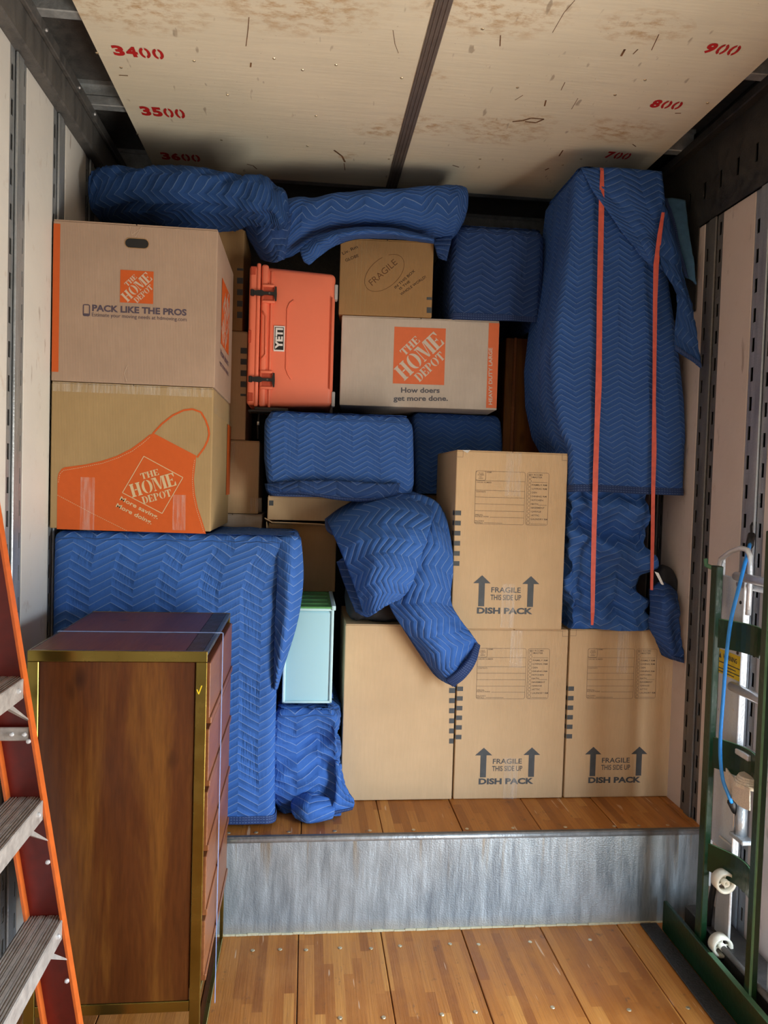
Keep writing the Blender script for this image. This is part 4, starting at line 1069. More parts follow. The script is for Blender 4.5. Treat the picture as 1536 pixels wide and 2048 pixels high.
bx('lid_rim', M['bin_rim'], ld, xb1 - .010, xb1 + .006, binY - .006, binY + .525, zlid - .014, zlid + .005, .003, 2, True)
for k in range(4):
    y = binY + .06 + k * .1; bx('lid_ridge', M['lid_green'], ld, xb0 + .01, xb1 - .02, y, y + .05, zlid - .001, zlid + .003, .001)

# ---------------------------------------------------------------- blanket-covered sideboard, lower left
sb = wrap('wrapped_sideboard', M['quilt'], None, [(1067, 84, 597), (1100, 84, 600), (1125, 84, 575), (1180, 80, 552), (1250, 76, 550), (1330, 70, 549), (1400, 70, 548), (1500, 70, 547), (1646, 70, 545)], 2.80, .48, r=.03, pleat=.016, seed=1.2, hemmat=M['hem'], xlim=(XL + .024, 3), zbot=W(500, 1646, 2.80).z)
tag(sb, 'sideboard covered by a blue quilt hanging almost to the deck, behind the chest', 'wrapped furniture')
patch('side_fold', M['quilt'], sb, [[(556, 1075, 2.82), (585, 1072, 2.80), (602, 1080, 2.84)], [(556, 1160, 2.80), (582, 1160, 2.765), (604, 1165, 2.84)], [(552, 1240, 2.80), (574, 1240, 2.765), (592, 1245, 2.84)], [(550, 1330, 2.80), (558, 1335, 2.78), (566, 1330, 2.84)], [(549, 1375, 2.81), (551, 1378, 2.80), (553, 1375, 2.83)]], 24, 50, .007, 6, .012)
bx('leg', M['walnut'], sb, XL + .03, XL + .08, 2.9, 2.95, DECK + .001, DECK + .1); bx('leg', M['walnut'], sb, -.2, -.15, 2.9, 2.95, DECK + .001, DECK + .1)
bx('leg', M['walnut'], sb, XL + .03, XL + .08, 3.20, 3.25, DECK + .001, DECK + .1); bx('leg', M['walnut'], sb, -.2, -.15, 3.20, 3.25, DECK + .001, DECK + .1)

# ---------------------------------------------------------------- draped quilt in the middle
dq = empty('moving_blanket', W(800, 1250, 2.95)); KEEP[dq.name] = dq.location.copy()
tag(dq, 'bright blue quilt draped over the middle gap, its corner hanging over the plain box', 'moving blanket')
patch('front_fold', M['quilt_side'], dq, [
    [(655, 1042, 3.22), (700, 1008, 3.26), (760, 986, 3.26), (815, 983, 3.22), (858, 1000, 3.16)],
    [(664, 1062, 3.08), (712, 1035, 3.03), (765, 1018, 3.01), (815, 1020, 2.99), (864, 1035, 2.97)],
    [(680, 1096, 2.98), (722, 1078, 2.92), (765, 1070, 2.885), (807, 1075, 2.875), (850, 1085, 2.885)],
    [(700, 1145, 2.95), (735, 1128, 2.87), (768, 1120, 2.84), (802, 1125, 2.835), (834, 1135, 2.865)],
    [(718, 1192, 2.95), (742, 1178, 2.87), (768, 1170, 2.84), (792, 1172, 2.845), (816, 1178, 2.875)],
    [(730, 1226, 2.98), (745, 1228, 2.93), (762, 1216, 2.90), (780, 1205, 2.895), (797, 1198, 2.905)]], 60, 70, .005, 1.5, .014)
patch('hanging_corner', M['quilt_side'], dq, [
    [(790, 1000, 3.14), (835, 990, 3.13), (872, 1006, 3.11), (889, 1032, 3.09)],
    [(785, 1075, 2.98), (835, 1060, 2.955), (874, 1068, 2.955), (902, 1100, 2.975)],
    [(782, 1140, 2.95), (825, 1130, 2.91), (868, 1130, 2.90), (903, 1150, 2.96)],
    [(774, 1188, 2.95), (825, 1185, 2.89), (866, 1185, 2.88), (899, 1200, 2.95)],
    [(792, 1232, 2.95), (838, 1238, 2.87), (878, 1232, 2.87), (914, 1232, 2.94)],
    [(828, 1282, 2.95), (862, 1285, 2.87), (900, 1276, 2.87), (938, 1266, 2.94)],
    [(858, 1325, 2.96), (885, 1332, 2.89), (915, 1318, 2.89), (955, 1292, 2.95)],
    [(878, 1352, 2.97), (900, 1366, 2.92), (925, 1352, 2.92), (948, 1322, 2.95)]], 56, 110, .007, 7.2, .013)
patch('hem', M['hem'], dq, [[(951, 1286, 2.93), (957, 1292, 2.94)], [(935, 1320, 2.875), (948, 1326, 2.885)], [(912, 1345, 2.875), (926, 1356, 2.885)], [(892, 1358, 2.90), (905, 1370, 2.91)]], 4, 30, .002, 3, .02)
patch('under_fold', M['quilt_shaded'], dq, [[(800, 1245, 2.99), (830, 1262, 2.97)], [(836, 1298, 2.98), (856, 1310, 2.94)], [(866, 1342, 2.98), (884, 1346, 2.95)], [(884, 1358, 2.985), (912, 1372, 2.96)]], 10, 40, .004, 3, .016)
patch('back_fold', M['quilt_shaded'], dq, [[(674, 1124, 3.04), (704, 1108, 3.02), (740, 1120, 2.99)], [(690, 1170, 3.02), (722, 1160, 3.0), (750, 1170, 2.97)], [(706, 1210, 3.01), (730, 1206, 2.99), (756, 1205, 2.96)], [(714, 1226, 3.01), (734, 1233, 2.99), (752, 1226, 2.97)]], 24, 30, .005, 5, .014)
patch('back_fold', M['cloth_plain'], dq, [[(650, 1040, 3.24), (690, 1012, 3.27), (740, 1000, 3.28)], [(652, 1058, 3.20), (690, 1040, 3.22), (740, 1040, 3.22)], [(664, 1068, 3.16), (700, 1062, 3.18), (740, 1060, 3.18)]], 20, 16, .003, 5, .012)
bag = bolster('cloth_bag', M['black_cloth'], None, [(690, 1150, 1236, 3.12, .07), (730, 1095, 1238, 3.14, .12), (780, 1090, 1240, 3.16, .13), (830, 1100, 1240, 3.16, .12), (862, 1130, 1240, 3.15, .07)], crumple=.012, seed=9)
tag(bag, 'black cloth bundle in the dark hollow on the plain box, under the draped quilt', 'bag')

# ---------------------------------------------------------------- quilts against the ceiling
tl = bolster('rolled_blanket', M['quilt_side_small'], None, [(188, 372, 432, 3.20, .12), (222, 357, 440, 3.22, .16), (300, 359, 441, 3.22, .18), (380, 362, 441, 3.22, .18), (460, 368, 442, 3.22, .18), (520, 374, 458, 3.20, .17), (555, 386, 466, 3.18, .15), (580, 402, 460, 3.18, .11)], crumple=.024, seed=4.4, fold=.020)
tag(tl, 'shaded blue quilted roll under the ceiling in the upper left corner', 'moving blanket')
patch('hanging_tail', M['quilt_shaded'], tl, [[(492, 440, 3.22), (530, 445, 3.14), (583, 425, 3.16)], [(496, 470, 3.28), (535, 480, 3.16), (580, 455, 3.17)], [(512, 500, 3.30), (548, 505, 3.18), (574, 490, 3.18)], [(524, 520, 3.30), (550, 526, 3.20), (568, 520, 3.20)]], 30, 34, .010, 6, .014)
tc = bolster('rolled_blanket', M['quilt_small'], None, [(545, 425, 520, 3.34, .08), (580, 408, 508, 3.34, .12), (630, 402, 480, 3.34, .13), (690, 396, 464, 3.34, .13), (760, 391, 462, 3.34, .13), (830, 385, 470, 3.34, .13), (885, 381, 484, 3.34, .13), (915, 382, 470, 3.34, .12), (934, 388, 430, 3.34, .08)], crumple=.008, seed=2.1, fold=.006, ang=.1)
tag(tc, 'blue quilted roll lying over the globe box in the top middle', 'moving blanket')
patch('under_flap', M['quilt_small'], tc, [[(600, 500, 3.22), (640, 472, 3.22), (700, 458, 3.22), (780, 458, 3.22), (868, 476, 3.22)], [(606, 520, 3.20), (648, 484, 3.19), (704, 468, 3.19), (780, 466, 3.19), (868, 481, 3.19)], [(618, 531, 3.21), (660, 497, 3.22), (705, 478, 3.30), (780, 476, 3.30), (868, 486, 3.26)]], 60, 14, .003, 2, .010)
patch('dangling_end', M['quilt_shaded'], tc, [[(866, 482, 3.30), (905, 470, 3.30)], [(872, 500, 3.28), (900, 492, 3.28)], [(878, 516, 3.28), (893, 522, 3.28)]], 12, 14, .006, 2, .010)
FY = 3.52
ff = root('wooden_furniture', (W(1050, 1000, FY).x, FY, DECK)); tag(ff, 'dark brown wooden furniture edge in the gap left of the tall wrapped piece', 'furniture')
fx0, fx1 = W(1010, 760, FY).x, W(1120, 760, FY).x; zf = W(1000, 652, 3.30).z - .004
bx('side_panel', M['walnut'], ff, fx0, fx1, FY, FY + .45, DECK + .001, zf, .004)
bx('edge_moulding', M['walnut_face'], ff, fx0 + .035, fx0 + .050, FY - .012, FY, DECK + .001, zf, .003)
dq2 = wrap('draped_blanket', M['quilt_shaded'], None, [(453, 912, 1092), (520, 906, 1092), (600, 902, 1088), (640, 903, 1086)], 3.30, .74, r=.05, pleat=.012, seed=7.7, hemmat=M['hem'])
dq2.location.z += 0
tag(dq2, 'shaded blue quilt hanging over furniture between the globe box and the tall wrapped piece', 'moving blanket')

# ---------------------------------------------------------------- tall wrapped piece with orange straps
TY = 2.99
tw = root('wrapped_furniture', (W(1250, 1250, TY).x, TY, low2.zt)); tag(tw, 'tall piece wrapped in blue quilts with two coral straps, reaching the ceiling', 'wrapped furniture')
wrap('lower_blanket', M['quilt'], tw, [(960, 1137, 1305), (1100, 1136, 1303), (1180, 1136, 1296), (1255, 1138, 1303)], TY + .03, .40, r=.03, pleat=.01, crumple=.045, seed=6.1, res=.010, zbot=low2.zt + .003, xlim=(up.xr + .012, XR - .01))
wrap('upper_blanket', M['quilt_small'], tw, [(337, 1158, 1322), (400, 1150, 1326), (480, 1142, 1332), (560, 1130, 1342), (640, 1114, 1352), (720, 1104, 1362), (800, 1106, 1370), (870, 1120, 1376), (900, 1136, 1378), (985, 1137, 1380)], TY, .44, r=.035, pleat=.012, seed=8.2, hemmat=M['hem'], lean=-.02, xlim=(-3, XR - .012))
patch('top_flap', M['quilt_small'], tw, [[(1162, 337, 3.0), (1240, 338, 2.985), (1322, 345, 3.0)], [(1186, 385, 2.965), (1262, 400, 2.955), (1328, 410, 2.97)], [(1222, 435, 2.96), (1288, 448, 2.955), (1333, 468, 2.965)], [(1262, 488, 2.96), (1302, 492, 2.95), (1338, 512, 2.95)], [(1303, 535, 2.96), (1318, 538, 2.94), (1345, 552, 2.92)]], 44, 50, .005, 3, .010)
hf = patch('hanging_flap', M['quilt_side_small'], tw, [[(1322, 405, 2.97), (1332, 420, 2.96), (1342, 450, 2.97)], [(1318, 480, 2.94), (1345, 500, 2.90), (1362, 530, 2.90)], [(1325, 535, 2.91), (1354, 556, 2.87), (1378, 590, 2.86)], [(1352, 590, 2.88), (1370, 605, 2.85), (1387, 635, 2.84)], [(1350, 645, 2.87), (1372, 660, 2.84), (1394, 685, 2.83)], [(1347, 700, 2.87), (1373, 716, 2.84), (1399, 738, 2.82)]], 30, 60, .006, 5, .012, 'end')
patch('rear_flap', M['teal_cloth'], tw, [[(1328, 400, 3.06), (1345, 398, 3.04), (1370, 402, 3.03)], [(1340, 440, 3.03), (1352, 440, 3.01), (1374, 445, 3.0)], [(1356, 500, 2.99), (1368, 500, 2.96), (1385, 505, 2.94)], [(1370, 555, 2.95), (1380, 560, 2.92), (1392, 570, 2.90)]], 20, 30, .005, 5, .010)
hb_ = patch('rear_flap_hem', M['hem'], tw, [[(1327, 398, 3.04), (1334, 398, 3.03)], [(1340, 440, 3.01), (1349, 442, 3.0)], [(1354, 500, 2.96), (1362, 502, 2.95)], [(1369, 552, 2.93), (1376, 556, 2.92)]], 4, 30, .003, 5, .012)
tailp = patch('trailing_blanket', M['quilt_shaded'], tw, [[(1298, 1180, 3.02), (1325, 1165, 3.0), (1350, 1185, 3.01)], [(1300, 1215, 2.98), (1330, 1205, 2.93), (1354, 1210, 2.95)], [(1296, 1248, 2.99), (1335, 1245, 2.93), (1357, 1240, 2.95)], [(1310, 1275, 2.97), (1340, 1280, 2.92), (1362, 1272, 2.94)], [(1322, 1308, 2.98), (1345, 1318, 2.93), (1364, 1325, 2.94)]], 28, 44, .010, 5, .014, 'end')
blk = bolster('black_padding', M['black_cloth'], tw, [(1300, 1160, 1235, 3.06, .05), (1320, 1130, 1245, 3.05, .06), (1342, 1140, 1240, 3.06, .05), (1352, 1180, 1235, 3.07, .03)], crumple=.010, seed=3)
a, b, c_ = W(1309, 1143, 2.98), W(1317, 1146, 2.98), W(1329, 1172, 2.98)
mesh_obj('care_tag', [a, b, c_, W(1322, 1168, 2.98)], [(0, 1, 2, 3)], M['white'], tw).modifiers.new('t', 'SOLIDIFY').thickness = .001
def strap(pts, wd):
    ribbon('strap', M['strap'], tw, [W(*p) for p in pts], (1, 0, 0), wd, .002, (0, -1, 0))
yb = TY - .034
strap([(1203, 336, TY - .005), (1204, 342, TY - .018), (1203, 400, yb), (1201, 500, yb), (1199, 600, yb), (1198, 700, yb), (1197, 770, yb), (1194, 850, yb), (1191, 940, yb - .01), (1190, 985, yb - .012), (1188, 1060, TY - .03), (1186, 1150, TY - .03), (1185, 1225, TY - .02), (1184, 1250, TY + .005)], [.014, .014, .022, .023, .023, .023, .026, .021, .022, .022, .020, .019, .016, .010])
strap([(1326, 425, 2.93), (1319, 470, 2.925), (1312, 530, 2.925), (1310, 600, 2.935), (1309, 700, yb), (1308, 800, yb - .003), (1308, 900, yb - .006), (1306, 985, yb - .012), (1305, 1070, TY - .02), (1303, 1180, TY + .0)], [.012, .018, .022, .018, .016, .014, .020, .016, .016, .012])

# ================================================================ CHEST OF DRAWERS in the foreground
X0, X1, Y0, Y1, Z1 = -.738, -.262, 2.087, 2.705, EYE - .4735
ch = root('chest_of_drawers', ((X0 + X1) / 2, Y0, 0)); tag(ch, 'tall walnut chest with brass edges standing on the lower floor at left', 'chest of drawers')
bx('carcass', M['walnut'], ch, X0 + .006, X1 - .010, Y0 + .012, Y1 - .004, .235, Z1 - .006, .002)
bx('side_panel', M['walnut'], ch, X0 + .030, X1 - .032, Y0 + .004, Y0 + .013, .206, Z1 - .030, .002)
bx('top_panel', M['walnut_top'], ch, X0 + .006, X1 - .060, Y0 + .010, Y1 - .006, Z1 - .010, Z1 - .0005, .001)
bx('top_edge_band', M['black_steel'], ch, X1 - .059, X1 - .012, Y0 + .010, Y1 - .006, Z1 - .010, Z1 - .0002, .001)
def brass(x0, x1, y0, y1, z0, z1): bx('brass_trim', M['brass'], ch, x0, x1, y0, y1, z0, z1, .0015)
bw = .030
brass(X0, X1, Y0, Y0 + .012, Z1 - bw, Z1); brass(X0, X0 + bw, Y0, Y0 + .012, 0.001, Z1 - bw); brass(X1 - bw, X1, Y0, Y0 + .012, 0.001, Z1 - bw)
brass(X0 + bw, X1 - bw, Y0 + .001, Y0 + .012, .176, .206)
brass(X1 - .012, X1, Y0 + .012, Y1 - .012, Z1 - .014, Z1); brass(X0, X0 + .006, Y0 + .012, Y1, Z1 - .014, Z1); brass(X0, X1, Y1 - .008, Y1, Z1 - .014, Z1 + .0005)
brass(X1 - .012, X1, Y1 - .012, Y1, 0.001, Z1 - .014); brass(X0, X0 + .012, Y1 - .012, Y1, 0.001, Z1 - .014)
brass(X1 - .014, X1, Y0 + .012, Y1 - .012, .001, .014); brass(X1 - .012, X1, Y0 + .012, Y1 - .012, .215, .232)
brass(X0, X0 + .014, Y0 + .012, Y1 - .012, .001, .014)
dzs = [EYE - .503, EYE - .690, EYE - .868, EYE - 1.052, EYE - 1.236, EYE - 1.424]
for a, b in zip(dzs, dzs[1:]):
    dr = root('drawer', (X1, Y0, b)); dr.parent = ch; dr.matrix_parent_inverse = Matrix.Translation(-KEEP[ch.name])
    bx('drawer_front', M['walnut_face'], dr, X1 - .011, X1 + .008, Y0 + .014, Y1 - .014, b + .012, a - .004, .002)
    bx('pull_lip', M['walnut_face'], dr, X1 + .004, X1 + .013, Y0 + .014, Y1 - .014, b + .012, b + .03, .002)
ymid = W(430, 1266, 1).y and WZ(430, 1266, Z1).y
bm = bmesh.new(); box(bm, X0 - .001, X1 + .015, ymid - .004, ymid + .004, Z1 + .0005, Z1 + .002); box(bm, X1 + .0135, X1 + .015, ymid - .004, ymid + .004, .02, Z1 + .002); box(bm, X0 - .002, X0 - .0005, ymid - .004, ymid + .004, .02, Z1 + .002)
bm_obj('packing_band', bm, M['bstrap'], ch)
P = Print(); P.pline([(X1 - .026, Z1 - .105), (X1 - .021, Z1 - .118), (X1 - .013, Z1 - .094)], .003); P.build('chalk_tick', M['yellow'], ch, lambda x, z: (x, Y0 - .0006, z))

# ================================================================ STEPLADDER, left edge
LY = 1.90
pA, pB = W(24, 1200, LY), W(160, 2048, LY)
sl = (pA.x - pB.x) / (pA.z - pB.z)
def lx(z): return pB.x + (z - pB.z) * sl
ztop = 1.72; xb = lx(0)
ld = root('stepladder', (xb, LY, 0)); tag(ld, 'orange fibreglass stepladder with aluminium treads cut off at the left edge', 'ladder')
def bar(name, mat, par, x0, x1, y0, y1, za, zb_, f=lx):
    vs = [(f(z) + dx, y, z) for z in (za, zb_) for dx, y in ((x0, y0), (x1, y0), (x1, y1), (x0, y1))]
    return mesh_obj(name, vs, [(3, 2, 1, 0), (4, 5, 6, 7), (0, 1, 5, 4), (1, 2, 6, 5), (2, 3, 7, 6), (3, 0, 4, 7)], mat, par)
for yy, s in ((LY, 1), (LY - .50, -1)):
    r_ = root('rail', (xb, yy, 0)); r_.parent = ld; r_.matrix_parent_inverse = Matrix.Translation(-KEEP[ld.name])
    bar('rail_web', M['fib_red'], r_, -.088, -.002, yy + (.018 if s > 0 else -.022), yy + (.022 if s > 0 else -.018), .001, ztop)
    bar('rail_flange', M['fib'], r_, -.006, 0, yy - .006 if s > 0 else yy - .022, yy + .022 if s > 0 else yy + .006, .001, ztop)
    bar('rail_flange', M['fib'], r_, -.092, -.086, yy - .006 if s > 0 else yy - .022, yy + .022 if s > 0 else yy + .006, .001, ztop)
# rear legs of the ladder, splayed the other way from the top
xt = lx(ztop)
def rx(z): return xt - .10 - (ztop - z) * .30
for yy in (LY - .03, LY - .49):
    bar('rear_leg', M['fib'], ld, -.035, 0, yy - .01, yy + .02, .001, ztop, rx)
bx('top_cap', M['fib'], ld, xt - .22, xt + .01, LY - .52, LY + .03, ztop - .005, ztop + .02, .004)
def tread(u, v):
    z = W(u, v, LY - .01).z; x1 = lx(z) - .004
    t = root('tread', (x1, LY, z)); t.parent = ld; t.matrix_parent_inverse = Matrix.Translation(-KEEP[ld.name])
    bm = bmesh.new(); y0, y1 = LY - .48, LY + .016
    box(bm, x1 - .088, x1 + .004, y0, y1, z - .006, z - .003)
    for k in range(12):
        xa = x1 - .084 + k * .0074
        if k in (4, 7): continue
        box(bm, xa, xa + .0036, y0, y1, z - .004, z)
    for k in (4, 7): box(bm, x1 - .084 + k * .0074 - .002, x1 - .084 + k * .0074 + .006, y0, y1, z - .004, z + .0005)
    bm_obj('tread_plate', bm, M['alu_dull'], t)
    bx('tread_front', M['alu_dull'], t, x1 - .001, x1 + .0035, y0, y1, z - .050, z, .0015); bx('tread_back', M['alu_dull'], t, x1 - .089, x1 - .085, y0, y1, z - .035, z - .003, .001)
    br = mesh_obj('brace', [(x1 - .004, LY - .06, z - .048), (x1 - .004, LY - .085, z - .048), (x1 + .004 + sl * -.11, LY + .012, z - .115), (x1 - .02, LY - .085, z - .046), (x1 - .02, LY - .06, z - .046), (x1 - .012 - sl * .11, LY + .012, z - .11)], [(0, 1, 2), (3, 4, 5), (0, 2, 5, 4), (1, 3, 5, 2), (0, 4, 3, 1)], M['alu_dull'], t)
    for dz_ in (-.02, -.155):
        bm = bmesh.new(); bmesh.ops.create_uvsphere(bm, u_segments=8, v_segments=5, radius=.006, matrix=Matrix.Translation((lx(z + dz_) - .012, LY - .007, z + dz_))); bm_obj('rivet', bm, M['alu'], t)
    bm = bmesh.new(); bmesh.ops.create_uvsphere(bm, u_segments=8, v_segments=5, radius=.007, matrix=Matrix.Translation((x1 + .004, LY - .04, z - .022))); bm_obj('rivet', bm, M['alu'], t)
for u, v in ((40, 1358), (80, 1602), (119, 1842)): tread(u, v)
zs_ = W(30, 1468, LY).z; br_ = bx('spreader_bracket', M['alu_dull'], ld, lx(zs_) - .13, lx(zs_) - .010, LY - .002, LY + .002, zs_ - .017, zs_ + .017, .002)
for dx in (-.05, -.02):
    bm = bmesh.new(); bmesh.ops.create_uvsphere(bm, u_segments=8, v_segments=5, radius=.006, matrix=Matrix.Translation((lx(zs_) + dx, LY - .004, zs_))); bm_obj('rivet', bm, M['alu'], br_)
bm = bmesh.new(); box(bm, lx(zs_) - .14, lx(zs_) - .128, LY - .30, LY + .0, zs_ - .03, zs_ + .002, .002); bm_obj('spreader_bar', bm, M['alu_dull'], ld)

# ================================================================ HAND TRUCKS, right wall
GX = 1.415
YF, YN = WX(1427, 1300, GX).y, WX(1511, 1768, GX).y
gt = root('hand_truck', (GX, (YF + YN) / 2, 0)); tag(gt, 'dark green steel hand truck with bowed slats standing against the right wall', 'hand truck')
zG1 = WX(1437, 1132, GX).z; zGn = 1.56
bx('rail', M['green'], gt, GX - .012, GX + .012, YF - .020, YF + .020, .08, zG1, .003)
rn = bx('rail', M['green'], gt, GX - .012, GX + .012, YN - .017, YN + .017, .02, zGn, .003)
bx('edge_highlight', M['green_pale'], rn, GX - .0135, GX - .008, YN - .0185, YN - .013, .10, zGn - .1)  # bright edge of the near rail painted as a pale strip
hk = bmesh.new(); tube(hk, [(GX, YF + .02, zG1 - .012), (GX - .01, YF + .055, zG1 - .004), (GX - .01, YF + .060, zG1 + .018)], .008, 6); bm_obj('hook', hk, M['green_pale'], gt, True)
def slat(v0, v1, u=1437):
    za, zb_ = WX(u, v1, GX).z, WX(u, v0, GX).z; zc, hh = (za + zb_) / 2, (zb_ - za) / 2
    vs, fs = [], []; n = 14
    for i in range(n + 1):
        t = i / n; y = YF - .02 + (YN + .02 - (YF - .02)) * t; bow = .050 * math.sin(PI * t)
        for dx, dz_ in ((-.004, -hh), (.004, -hh), (.004, hh), (-.004, hh)): vs.append((GX + .006 + bow + dx, y, zc + dz_))
    for i in range(n):
        for k in range(4): a = i * 4 + k; b = i * 4 + (k + 1) % 4; fs.append((a, a + 4, b + 4, b))
    fs += [(0, 1, 2, 3), (n * 4 + 3, n * 4 + 2, n * 4 + 1, n * 4)]
    o = mesh_obj('slat', vs, fs, M['green'], gt)
    vs = []
    for i in range(n + 1):
        t = i / n; y = YF - .02 + (YN + .02 - (YF - .02)) * t; bow = .050 * math.sin(PI * t)
        vs.append((GX + .006 + bow - .003, y, zc + hh + .0005))
    tb('edge_highlight', M['green_pale'], o, vs, .0018, 5)
slat(1238, 1296); slat(1474, 1536, 1425); slat(1682, 1738, 1410)
# long foot board
bm = bmesh.new(); box(bm, GX - .028, GX - .012, YN - .28, 2.672, .004, .118, .003); bm_obj('foot_board', bm, M['green'], gt)
bx('foot_edge', M['green_pale'], gt, GX - .029, GX - .011, YN - .28, YF - .1, .1175, .1195)
bx('foot_plate', M['green'], gt, GX - .012, XR - .03, 2.60, 2.672, .004, .012)

rs = bx('rubber_strip', M['rubber_mat'], None, 1.318, GX - .030, 1.2, 2.712, .0015, .008, .002); tag(rs, 'black rubber strip lying on the floor along the green hand truck', 'floor strip')

AX = 1.485
ya0, ya1 = WX(1437, 1400, AX).y, WX(1491, 1300, AX).y     # far and near edge of the aluminium plate
at = root('hand_truck', (AX, (ya0 + ya1) / 2, 0)); tag(at, 'aluminium appliance hand truck behind the green one, with webbing and rollers', 'hand truck')
zp0, zp1 = .42, WX(1450, 1150, AX).z
pl = bx('side_plate', M['alu_plate'], at, AX - .004, AX + .004, ya1, ya0, zp0, zp1, .002)
bx('plate_flange', M['alu'], at, AX - .018, AX + .006, ya1 - .006, ya1, zp0, zp1, .002); bx('plate_flange', M['alu'], at, AX - .012, AX + .004, ya0, ya0 + .005, .25, zp1 + .07, .002)
for u, v, r_ in ((1481, 1205, .006), (1441, 1305, .004), (1475, 1306, .006), (1435, 1418, .005), (1467, 1419, .005), (1425, 1590, .005)):
    p = WX(u, v, AX - .005); bm = bmesh.new(); bmesh.ops.create_cone(bm, cap_ends=True, segments=10, radius1=r_, radius2=r_, depth=.002, matrix=Matrix.Translation(p) @ Matrix.Rotation(PI / 2, 4, 'Y')); bm_obj('bolt', bm, M['black'] if r_ > .005 else M['alu'], at)
p, q = WX(1434, 1343, AX - .006), WX(1486, 1316, AX - .006)
wl_ = mesh_obj('warning_label', [(AX - .0052, p.y, p.z), (AX - .0052, q.y, p.z), (AX - .0052, q.y, q.z), (AX - .0052, p.y, q.z)], [(0, 1, 2, 3)], M['yellow'], at)
P = Print(); hgt = q.z - p.z; wd_ = p.y - q.y
P.text('WARNING', (wd_ * .22, hgt * .66), (wd_ * .78, hgt * .66), hgt * .2, .02); P.poly([(wd_ * .05, hgt * .64), (wd_ * .15, hgt * .64), (wd_ * .10, hgt * .9)])
for k, (a_, b_) in enumerate(((.03, .97), (.25, .75), (.03, .97), (.03, .70))): P.rect(wd_ * a_, hgt * (.46 - k * .13), wd_ * b_, hgt * (.50 - k * .13))
P.build('label_lettering', M['ink'], wl_, lambda x, z: (AX - .0060, p.y - x, p.z + z))
# handle loop on top
hp = [WX(1434, 1215, AX - .03), WX(1438, 1135, AX - .03), WX(1442, 1118, AX - .03), WX(1462, 1103, AX - .03), WX(1482, 1096, AX - .03), WX(1495, 1100, AX - .02), WX(1500, 1112, AX - .02), WX(1500, 1170, AX - .02), WX(1496, 1230, AX - .02)]
tb('handle_loop', M['alu'], at, hp, .009, 8)
for (u0, v0, u1, v1, r_, X_) in ((1472, 1152, 1545, 1166, .015, AX - .03), (1478, 1168, 1545, 1186, .012, AX), (1463, 1372, 1545, 1405, .016, AX - .02), (1490, 1500, 1520, 1520, .012, AX)):
    a = WX(u0, v0, X_); b = Vector((X_, 1.95, a.z + (.0)))
    tb('cross_tube', M['alu'], at, [a, b], r_, 12)
# near side of the aluminium truck, widened out of view to block door light
bx('near_panel', M['alu_plate'], at, AX - .03, AX - .02, 1.74, 2.135, .02, 1.60, .003)
for z in (.38, .55, .83, 1.05): 
    bm = bmesh.new(); bmesh.ops.create_cone(bm, cap_ends=True, segments=10, radius1=.006, radius2=.006, depth=.003, matrix=Matrix.Translation((AX - .032, 2.035, z)) @ Matrix.Rotation(PI / 2, 4, 'Y')); bm_obj('bolt', bm, M['black'], at)
# webbing wound round the tubes
for k in range(6):
    pts = []
    for i in range(9):
        t = i / 8; a = WX(1447 + 66 * t, 1528 + k * 7.5 + 52 * t - 34 * t * (1 - t) * -1, AX - .035)
        pts.append(a + Vector((-.02 * math.sin(PI * t * .5), 0, -.010 * k * 0)))
    ribbon('webbing_strap', M['webbing'], at, pts, (0, .0, 1), .012, .004, (-1, 0, 0))
for k in range(4):
    c_ = WX(1500, 1558 + k * 3, AX - .02); bm = bmesh.new(); bmesh.ops.create_cone(bm, cap_ends=True, segments=20, radius1=.05 - k * .004, radius2=.048 - k * .004, depth=.012, matrix=Matrix.Translation((c_.x, c_.y, c_.z + .02 + .012 * (3 - k) * -1))); bm_obj('webbing_coil', bm, M['webbing'], at, False)
a = WX(1490, 1612, AX); tb('galvanised_pipe', M['galv'], at, [(AX - .01, a.y, a.z), (AX - .01, a.y, .52)], .018, 12)
bx('bracket_foot', M['galv'], at, AX - .035, AX + .01, a.y - .05, a.y + .03, .515, .53, .003)
p = WX(1502, 1508, AX); bx('corner_casting', M['alu'], at, AX - .03, AX + .01, p.y - .03, p.y + .05, p.z - .015, p.z + .006, .004, 2)
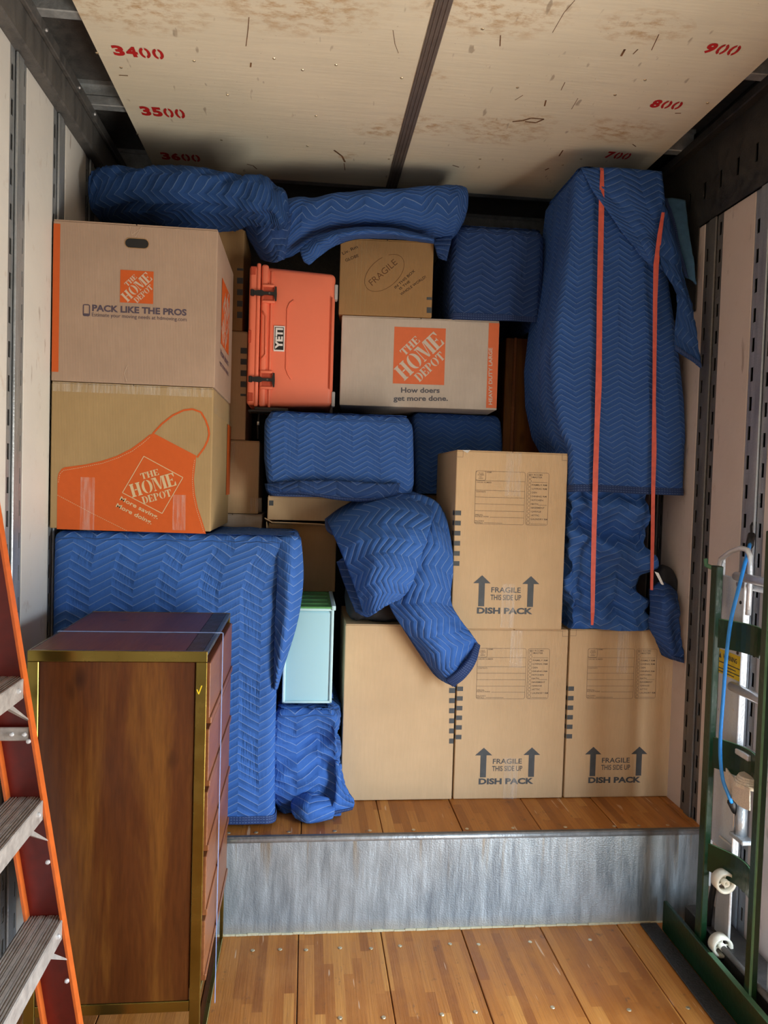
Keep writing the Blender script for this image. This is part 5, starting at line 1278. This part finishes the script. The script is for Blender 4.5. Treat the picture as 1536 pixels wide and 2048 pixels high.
for u, v in ((1447, 1762), (1441, 1890)):
    c_ = WX(u, v, AX - .045)
    rl = root('roller', c_); rl.parent = at; rl.matrix_parent_inverse = Matrix.Translation(-KEEP[at.name])
    bm = bmesh.new(); R9 = Matrix.Translation(c_) @ Matrix.Rotation(PI / 2, 4, 'X')
    n = 22; rad = .036
    for r0, r1, h_ in ((rad, rad - .009, .018), (.012, .006, .02)):
        vs = [[bm.verts.new(R9 @ Vector((r_ * math.cos(2 * PI * k / n), r_ * math.sin(2 * PI * k / n), z))) for k in range(n)] for r_, z in ((r0, -h_), (r0, h_), (r1, h_), (r1, -h_))]
        for q_ in range(4):
            for k in range(n): bm.faces.new((vs[q_][k], vs[q_][(k + 1) % n], vs[(q_ + 1) % 4][(k + 1) % n], vs[(q_ + 1) % 4][k]))
    bm_obj('wheel_rim', bm, M['nylon'], rl, True)
    bm = bmesh.new()
    for k in range(5):
        an = k * 2 * PI / 5; tube(bm, [R9 @ Vector((.01 * math.cos(an), .01 * math.sin(an), 0)), R9 @ Vector((.033 * math.cos(an), .033 * math.sin(an), 0))], .003, 5)
    bm_obj('spokes', bm, M['nylon'], rl)
c_ = WX(1441, 1890, AX - .045); tb('axle', M['galv_dark'], at, [(c_.x, c_.y + .01, c_.z), (c_.x, 1.98, c_.z)], .010, 10)
a_ = WX(1434, 1745, AX - .02); tb('black_hose', M['black'], at, [a_ + Vector((0, 0, .05)), a_, WX(1424, 1790, AX - .02), WX(1417, 1840, AX - .02), WX(1415, 1885, AX - .02), WX(1416, 1905, AX - .02)], .011, 8)
q0, q1 = WX(1440, 1765, AX), WX(1470, 1765, AX)
ch_ = bx('lower_channel', M['alu'], at, AX - .015, AX - .006, q1.y, q0.y, .13, .47, .003)
bx('foot_base', M['black_steel'], at, AX - .04, XR - .02, 1.98, 2.62, .02, .13, .004)

bc = root('bungee_cord', WX(1465, 1600, AX - .09)); tag(bc, 'bright blue bungee cord hooked to the wall post and hanging over the green hand truck', 'cord')
cp = [WX(1500, 1088, 1.50), WX(1489, 1130, 1.44), WX(1474, 1190, 1.39), WX(1462, 1240, 1.385), WX(1453, 1310, 1.385), WX(1446, 1400, 1.385), WX(1441, 1470, 1.385), WX(1441, 1520, 1.385), WX(1446, 1560, 1.40), WX(1455, 1585, 1.42), WX(1463, 1605, 1.44)]
tb('cord', M['blue_cord'], bc, [cr(cp, i / 60) for i in range(61)], .0062, 8)
a = WX(1502, 1080, 1.52); tb('hook_cap', M['black'], bc, [WX(1499, 1092, 1.50), WX(1503, 1070, 1.53)], .013, 8)
tb('hook', M['black'], bc, [WX(1503, 1072, 1.53), WX(1502, 1052, 1.555), WX(1507, 1042, 1.570), WX(1512, 1046, 1.572)], .004, 6)
tb('hook_cap', M['black'], bc, [WX(1462, 1603, 1.44), WX(1471, 1622, 1.465)], .013, 8); tb('hook', M['black'], bc, [WX(1470, 1620, 1.465), WX(1474, 1634, 1.475), WX(1479, 1632, 1.48)], .004, 6)
